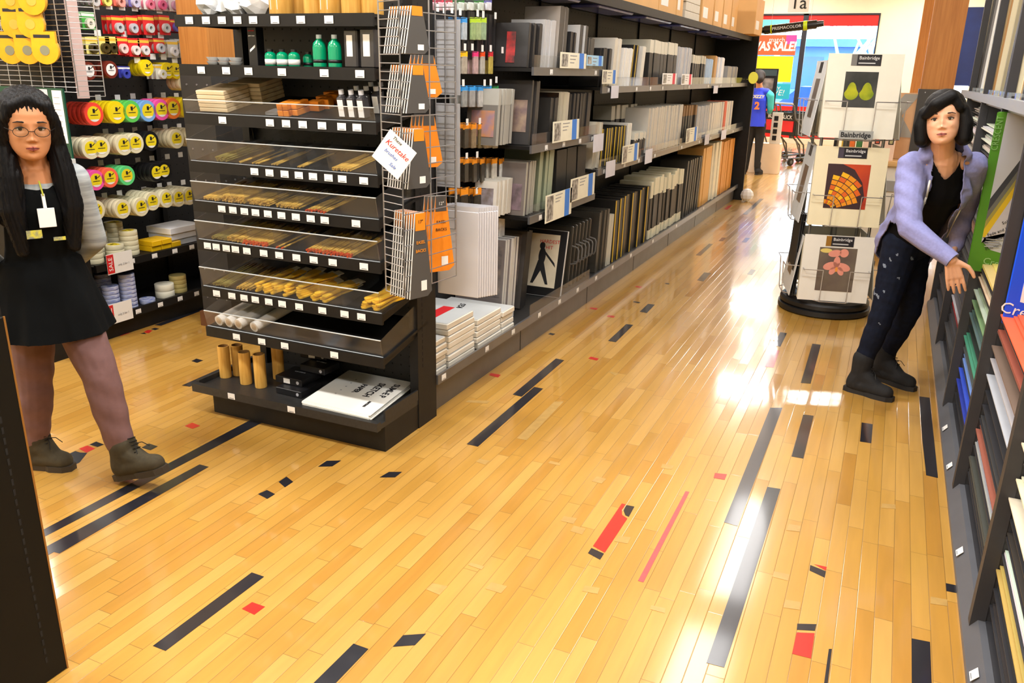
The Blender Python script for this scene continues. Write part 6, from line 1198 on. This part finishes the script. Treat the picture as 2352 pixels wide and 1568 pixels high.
organic('body', m, .0036, [SK], P1, 2)
hd.face(P1, mat('dark_brow', (48, 34, 30), .7), mat('dark_iris', (46, 44, 42), .15), mat('rose_lip', (196, 112, 104), .4), mat('eyelid_line', (70, 48, 42), .6))
m = MB(); e = lambda c, r: hd.e(m, c, r)
e((0, .028, .052), (.092, .096, .088)); e((0, .06, -.02), (.085, .06, .08))
for x in (-1, 1):
    limb(m, [hd.p(x*.078, -.015, .04), hd.p(x*.092, -.018, -.02), hd.p(x*.090, -.028, -.085)], [.028, .032, .028]); limb(m, [hd.p(x*.07, .03, .0), hd.p(x*.085, .025, -.085)], [.04, .038])
limb(m, [hd.p(.03, -.055, .105), hd.p(-.03, -.078, .078), hd.p(-.066, -.058, .035)], [.03, .026, .022]); limb(m, [hd.p(.035, -.05, .10), hd.p(.066, -.048, .055)], [.026, .022]); limb(m, [hd.p(.03, -.06, .095), hd.p(-.02, -.082, .062), hd.p(-.055, -.072, .032)], [.022, .017, .012])
organic('hair', m, .0045, [BLKH], P1, 3)
side = (shL-shR).normalized(); upx = (nk-pv).normalized(); frt = side.cross(upx).normalized()
m = MB(); limb(m, [nk+upx*.0, cs, ws, pv], [.070, .122, .112, .13]); limb(m, [shR, shL], [.058, .058]); limb(m, [cs-side*.05+frt*.05, cs+side*.05+frt*.05], [.062, .062])
TEE = mat('black_tee', (13, 12, 15), .9, spec=.15, noise=.2)
def teecut(co):
    v = co-np.array(nk); s_ = v @ np.array(side); u_ = v @ np.array(upx); f_ = v @ np.array(frt); return (u_ > .042-.075*(1-np.clip(np.abs(s_)/.07, 0, 1))) & (f_ > -.03) & (np.abs(s_) < .08) | (u_ > .055)
organic('tee_shirt', m, .006, [TEE], P1, 4, cut=teecut)
m = MB(); cc = cs+frt*.118-upx*.05
for k in range(22): a = 2*PI*k/22; m.cyl(cc+side*.062*math.cos(a)+upx*.062*math.sin(a)-frt*.01, cc+side*.062*math.cos(a)+upx*.062*math.sin(a)+frt*.0, .010, n=8)
HD = mat('lavender_fleece', (142, 144, 196), .9, noise=.10, scale=90, bump=.15)
m = MB(); limb(m, [nk-upx*.015, cs, ws, pv-upx*.02, pv-upx*.07], [.09, .146, .142, .156, .156]); limb(m, [shR, shL], [.068, .068]); limb(m, [cs-side*.055+frt*.05, cs+side*.055+frt*.05], [.085, .085])
limb(m, [shR, lerp(shR, elR, .5)-side*.01, elR, lerp(elR, wrR, .5), wrR-Vector((.02, -.015, -.012))], [.072, .064, .054, .047, .040]); limb(m, [shL, elL, wrL], [.068, .055, .040])
limb(m, [nk-side*.085+upx*.02, nk-side*.06-frt*.07+upx*.03, nk-frt*.095+upx*.01, nk+side*.06-frt*.07+upx*.03, nk+side*.085+upx*.02], [.032, .04, .05, .04, .03])
def hoodcut(co):
    v = co-np.array(nk); s_ = v @ np.array(side); u_ = v @ np.array(upx); f_ = v @ np.array(frt); w_ = .062+.02*np.clip(-u_/.3, 0, 1)+.05*np.clip((-u_-.30)/.15, 0, 1)
    rr = np.linalg.norm(np.cross(co-np.array(elR), np.array((wrR-elR).normalized())), axis=1); arm = (rr < .07) & (((co-np.array(elR)) @ np.array((wrR-elR).normalized())) > -.03)
    return (np.abs(s_-.015) < w_) & (f_ > .02) & ~arm | ((u_ > -.02) & (np.abs(s_) < .062) & (f_ > -.06)) | ((f_ > .12) & (np.abs(s_-.015) < w_) & ~arm)
organic('hoodie', m, .0055, [HD], P1, 4, cut=hoodcut, disp=folds(.0035, 55, (0.3, .2, .9), 1.2), solid=.006)
ad = (wrR-elR).normalized(); m = MB(); m.cyl(wrR-ad*.045, wrR+ad*.006, .040, .037, n=24); obj('cuff', m, HD, P1, smooth=SM)
m = MB(); limb(m, [nk-side*.075+frt*.10-upx*.03, nk-side*.078+frt*.135-upx*.10, nk-side*.085+frt*.15-upx*.18], [.005, .005, .0055], 8); obj('drawstring', m, WHT, P1, smooth=True)
m = MB(); limb(m, [cs+side*.085+frt*.12-upx*.0, ws+side*.10+frt*.125], [.004, .004], 6); obj('zipper', m, WIRE, P1, smooth=True)
JN = mat('dark_denim', (18, 25, 44), .85, spec=.2, noise=.35, scale=40, bump=.1); PNT = mat('dried_paint', (120, 132, 150), .7)
def splash(c):
    x, y, z = c[:, 0], c[:, 1], c[:, 2]; n_ = np.sin(x*61+z*37)*np.sin(y*53-z*71+2)+.6*np.sin(x*143+z*91)*np.sin(y*127+z*60); reg = ((z > .52) & (z < .80)) | ((z > .38) & (z < .47))
    return ((n_+.5*np.sin(x*23+z*17+1)*np.sin(z*29+y*11) > 1.25) & reg & (y < 4.70)).astype(int)
m = MB(); limb(m, [pv+upx*.04, pv], [.125, .135]); limb(m, [pv, hpR, lerp(hpR, knR, .5), knR, lerp(knR, anR, .45), anR+Vector((0, 0, .03))], [.12, .098, .082, .064, .058, .046]); limb(m, [pv, hpL, lerp(hpL, knL, .5), knL, lerp(knL, anL, .45), anL+Vector((0, 0, .03))], [.12, .098, .082, .064, .058, .046])
organic('jeans', m, .0065, [JN, PNT], P1, 4, matfn=splash, disp=folds(.0018, 52, (.1, .1, 1), .4))
BT = mat('black_suede', (26, 25, 26), .85, noise=.3, scale=50); SL = mat('black_sole', (34, 34, 36), .6, noise=.2)
boot(P1, (-.045, 4.665, 0), (.205, 4.575, 0), (.015, 4.65, .105), BT, SL, BLK); boot(P1, (.075, 4.955, 0), (.315, 4.80, 0), (.13, 4.92, .105), BT, SL, BLK)
# --- woman walking on the left ---
P2_ = thing('person', 'woman with long black hair and glasses in a black apron walking past the tapes', 'person', (-2.95, 2.1, 0))
SK2 = mat('tan_skin', (206, 142, 98), .5, noise=.06, scale=30)
hd = Head((-2.815, 2.03, 1.425), math.radians(60), math.radians(10), math.radians(2), 1.0); fd = Vector((math.sin(math.radians(62)), -math.cos(math.radians(62)), 0)); sd = Vector((fd.y*-1, fd.x, 0)); sd = Vector((-fd.y, fd.x, 0))
nk, cs, ws, pv = Vector((-2.86, 2.06, 1.275)), Vector((-2.89, 2.08, 1.12)), Vector((-2.94, 2.09, .97)), Vector((-2.96, 2.10, .84))
shA, shB = nk+sd*.135-Vector((.02, 0, .05)), nk-sd*.15-Vector((.02, 0, .05)); elA, wrA = shA+sd*.055-fd*.07+Vector((0, 0, -.25)), shA-sd*.03-fd*.20+Vector((0, 0, -.37)); elB, wrB = shB-sd*.06-fd*.07+Vector((0, 0, -.25)), shB+sd*.03-fd*.20+Vector((0, 0, -.37))
hpA, knA, anA = Vector((-2.90, 2.13, .80)), Vector((-2.745, 2.12, .46)), Vector((-2.685, 2.12, .135)); hpB, knB, anB = Vector((-3.01, 2.07, .80)), Vector((-3.07, 2.07, .43)), Vector((-3.115, 2.055, .10))
m = MB(); hd.skull(m); limb(m, [hd.p(0, .02, -.05), nk], [.048, .050]); limb(m, [nk, cs, ws, pv], [.055, .10, .09, .11]); limb(m, [nk, shA, elA, wrA], [.05, .043, .032, .024]); limb(m, [nk, shB, elB, wrB], [.05, .043, .032, .024])
limb(m, [pv, hpA, knA, anA, (-2.58, 2.135, .075)], [.10, .075, .05, .03, .024]); limb(m, [pv, hpB, knB, anB, (-3.05, 2.08, .045)], [.10, .075, .05, .03, .024]); hand(m, wrA, -sd*.8+Vector((0, 0, -.5)), (0, 0, 1)); hand(m, wrB, sd*.8+Vector((0, 0, -.5)), (0, 0, 1))
organic('body', m, .0036, [SK2], P2_, 2)
hd.face(P2_, mat('black_brow', (26, 22, 22), .7), mat('black_iris', (24, 20, 20), .15), mat('brown_lip', (168, 82, 72), .45), mat('lash_line', (30, 22, 20), .6))
m = MB()
for x in (-1, 1):
    pts = [hd.p(x*.033+.024*math.cos(a), -.0935-.0*abs(math.cos(a)), .004+.017*math.sin(a)) for a in [2*PI*k/14 for k in range(15)]]; m.tube(pts, .0011, 5); m.tube([hd.p(x*.057, -.0935, .008), hd.p(x*.078, -.06, .010), hd.p(x*.08, .0, .008)], .0011, 5)
m.tube([hd.p(-.009, -.0945, .006), hd.p(.009, -.0945, .006)], .0012, 5); gl_ = obj('eyeglasses', m, BLK, P2_)
m = MB()
for x in (-1, 1): m.poly([hd.p(x*.033+.0235*math.cos(a), -.0936, .004+.0165*math.sin(a)) for a in [2*PI*k/16 for k in range(16)]])
obj('lenses', m, clear('lens', refl=.7), gl_)
m = MB(); hd.e(m, (0, .024, .058), (.091, .104, .080)); hd.e(m, (0, .06, -.02), (.085, .055, .09))
for x in (-1, 1):
    s0 = sd*x
    a = [hd.p(x*.055, -.045, .085), hd.p(x*.078, -.03, .02), hd.p(x*.085, -.01, -.06)]; b = nk+s0*.085+fd*.055+Vector((0, 0, -.02)); limb(m, a+[b, b+Vector((0, 0, -.12))+s0*.01, b+Vector((0, 0, -.27))+s0*(.0)], [.022, .024, .030, .040, .042, .022])
    limb(m, [hd.p(x*.07, .04, .0), nk+s0*.08-fd*.03, nk+s0*.10-fd*.04+Vector((0, 0, -.18))], [.04, .05, .04])
limb(m, [hd.p(0, .07, 0), nk-fd*.08, nk-fd*.10+Vector((0, 0, -.25))], [.06, .08, .06]); limb(m, [hd.p(.0, -.05, .106), hd.p(.05, -.055, .085), hd.p(.072, -.05, .04)], [.024, .018, .014]); limb(m, [hd.p(.0, -.05, .106), hd.p(-.05, -.055, .085), hd.p(-.072, -.05, .04)], [.024, .018, .014])
def strands(co): a = np.arctan2(co[:, 1]-2.05, co[:, 0]+2.85); return .0022*np.sin(a*60+co[:, 2]*6)+.0015*np.sin(a*131+co[:, 2]*9)
organic('hair', m, .005, [BLKH], P2_, 4, disp=strands)
STR = mat('grey_striped_knit', (128, 134, 138), .85, rgb2=(172, 178, 180), scale=2.2, stretch=(2, 2, 26))
m = MB(); limb(m, [nk-Vector((0, 0, .03)), cs, ws, pv], [.062, .115, .105, .12]); limb(m, [shA, elA, wrA], [.062, .05, .038]); limb(m, [shB, elB, wrB], [.062, .05, .038]); limb(m, [shA, shB], [.055, .055])
organic('striped_top', m, .008, [STR], P2_, 4, cut=lambda co: (co[:, 2] > 1.235) & (((co-np.array(nk)) @ np.array(fd)) > 0.0) & (np.abs((co-np.array(nk)) @ np.array(sd)) < .06))
APR = mat('black_apron_cloth', (9, 11, 12), .9, spec=.12, noise=.3, scale=12, bump=.15)
m = MB(); limb(m, [cs+Vector((0, 0, .015)), ws, pv], [.122, .118, .138]); m.cyl(pv+Vector((0, 0, .08)), pv+Vector((.01, 0, -.23)), .142, .225, n=28); m.cyl(cs+Vector((0, 0, .06)), cs, .07, .12, n=20)
def skirt(co): a = np.arctan2(co[:, 1]-pv.y, co[:, 0]-pv.x); t_ = np.clip((.88-co[:, 2])/.3, 0, 1); return .014*t_*np.sin(a*7+1)+.004*np.sin(a*17)*t_
ap = organic('apron', m, .007, [APR], P2_, 4, disp=skirt, cut=lambda co: co[:, 2] < .625)
b = cs+fd*.118+Vector((0, 0, -.01)); ry = math.atan2(sd.y, sd.x)
obj('name_badge', MB().rbox((-.028, -.004, -.04), (.028, 0, .03), .001, 0, T(*(b+sd*.0+fd*.012)) @ Rz(ry)).cyl(tuple(b+sd*.0+fd*.01+Vector((0, 0, .03))), tuple(b+sd*.0+fd*.0+Vector((0, 0, .08))), .006, n=6), WHT, ap)
obj('badge_print', MB().box((-.03, -.006, -.03), (.02, -.003, .0), 0, T(*(b-sd*.045+fd*.02+Vector((0, 0, -.045)))) @ Rz(ry)).box((.01, -.006, -.035), (.05, -.003, -.022), 0, T(*(b-sd*.0+fd*.016+Vector((0, 0, -.055)))) @ Rz(ry)), mat('badge_grey', (120, 124, 118), .5, rgb2=(210, 200, 60), scale=60), ap)
obj('lanyard', MB().tube([tuple(nk+fd*.07+Vector((0, 0, -.04))), tuple(b+fd*.01+Vector((0, 0, .075)))], .003, 6), mat('lime_lanyard', (170, 170, 40), .6), ap)
PN = mat('mauve_cotton', (118, 86, 84), .85, noise=.15, scale=25, bump=.1)
m = MB(); limb(m, [pv, hpA, lerp(hpA, knA, .5), knA, lerp(knA, anA, .45), anA+Vector((0, 0, .03))], [.12, .10, .086, .070, .066, .052]); limb(m, [pv, hpB, lerp(hpB, knB, .5), knB, lerp(knB, anB, .45), anB+Vector((0, 0, .03))], [.12, .10, .086, .070, .066, .052])
organic('trousers', m, .0065, [PN], P2_, 4, disp=folds(.0022, 38, (.25, .1, 1), 2.0))
BB = mat('brown_suede', (62, 54, 34), .85, noise=.25, scale=50); BS = mat('brown_sole', (52, 44, 34), .6)
boot(P2_, (-2.715, 2.11, 0.012), (-2.475, 2.15, .085), (-2.688, 2.12, .125), BB, BS, BLK, shaft=.04); boot(P2_, (-3.185, 2.035, 0), (-2.965, 2.10, 0), (-3.125, 2.055, .10), BB, BS, BLK, shaft=.04)
# --- customer in the blue jersey ---
P3 = thing('person', 'dark haired customer in a blue jersey and teal sleeves seen from behind', 'person', (-2.21, 15.04, 0))
bx, by = -2.20, 15.04; hd = Head((bx-.03, by+.0, 1.60), math.radians(180), math.radians(14), 0, .98)
m = MB(); hd.skull(m); V = lambda x, y, z: Vector((bx+x, by+y, z)); limb(m, [hd.p(0, .02, -.05), V(0, 0, 1.43)], [.05, .055]); limb(m, [V(0, 0, 1.42), V(0, 0, 1.25), V(0, 0, 1.05), V(0, 0, .9)], [.06, .11, .10, .12])
for x in (-1, 1):
    limb(m, [V(0, 0, 1.42), V(x*.165, 0, 1.37), V(x*.20, .04, 1.12), V(x*.17, .22, 1.05)], [.05, .045, .035, .027]); limb(m, [V(0, 0, .9), V(x*.08, 0, .85), V(x*.085, 0, .47), V(x*.09, 0, .1), V(x*.10, .1, .04)], [.1, .085, .05, .035, .03]); hand(m, V(x*.17, .22, 1.05), (-x*.3, 1, 0), (0, 0, 1))
organic('body', m, .009, [SK2], P3, 3)
m = MB(); hd.e(m, (0, .03, .045), (.108, .115, .10)); limb(m, [hd.p(0, .08, .03), hd.p(-.03, .12, -.04)], [.085, .07]); organic('hair', m, .009, [mat('brown_hair', (34, 22, 16), .7, noise=.3, scale=12)], P3, 3, disp=lambda co: .0025*np.sin(co[:, 0]*60)*np.sin(co[:, 2]*20))
TL = mat('teal_sleeve', (72, 196, 196), .8, noise=.06); m = MB()
for x in (-1, 1): limb(m, [V(x*.13, 0, 1.38), V(x*.19, .0, 1.33), V(x*.205, .03, 1.12), V(x*.175, .2, 1.06)], [.06, .062, .055, .042])
organic('teal_shirt', m, .010, [TL], P3, 4)
JB = mat('blue_jersey', (32, 58, 210), .6, noise=.08); JW = mat('white_jersey_panel', (238, 238, 240), .6); JR = mat('red_jersey_trim', (215, 32, 52), .6)
m = MB(); limb(m, [V(0, 0, 1.40), V(0, 0, 1.25), V(0, 0, 1.05), V(0, 0, .88)], [.08, .142, .142, .158]); limb(m, [V(-.12, 0, 1.385), V(.12, 0, 1.385)], [.065, .065]); m.cyl(V(0, 0, 1.0), V(0, 0, .80), .145, .17, n=24)
def jm(c):
    s_ = c[:, 0]-bx; z = c[:, 2]; out = np.zeros(len(c)); out[(s_ < -.105)&(z < 1.0)] = 1; out[(s_ < -.085) & (s_ > -.112) & (z < 1.2)] = 2; out[(np.abs(s_) > .135) & (z > 1.2) & (s_ < 0)] = 2; return out
organic('jersey', m, .010, [JB, JW, JR], P3, 4, cut=lambda co: co[:, 2] < .81, matfn=jm)
text('2', .16, flat((240, 130, 60)), P3, V(.01, -.178, 1.16), (PI/2, 0, 0), bold=.008); text('DIZZY', .07, mat('jersey_cream', (230, 225, 190), .6), P3, V(.01, -.165, 1.31), (PI/2, 0, 0), bold=.003)
m = MB()
for x in (-1, 1): limb(m, [V(0, 0, .9), V(x*.08, 0, .83), V(x*.09, 0, .47), V(x*.095, 0, .14)], [.125, .098, .066, .05])
organic('leggings', m, .010, [mat('black_leggings', (24, 24, 26), .8, noise=.2)], P3, 4)
for x in (-1, 1): boot(P3, V(x*.10, -.06, 0), V(x*.16, .19, 0), V(x*.10, 0, .10), BT, SL, BLK)
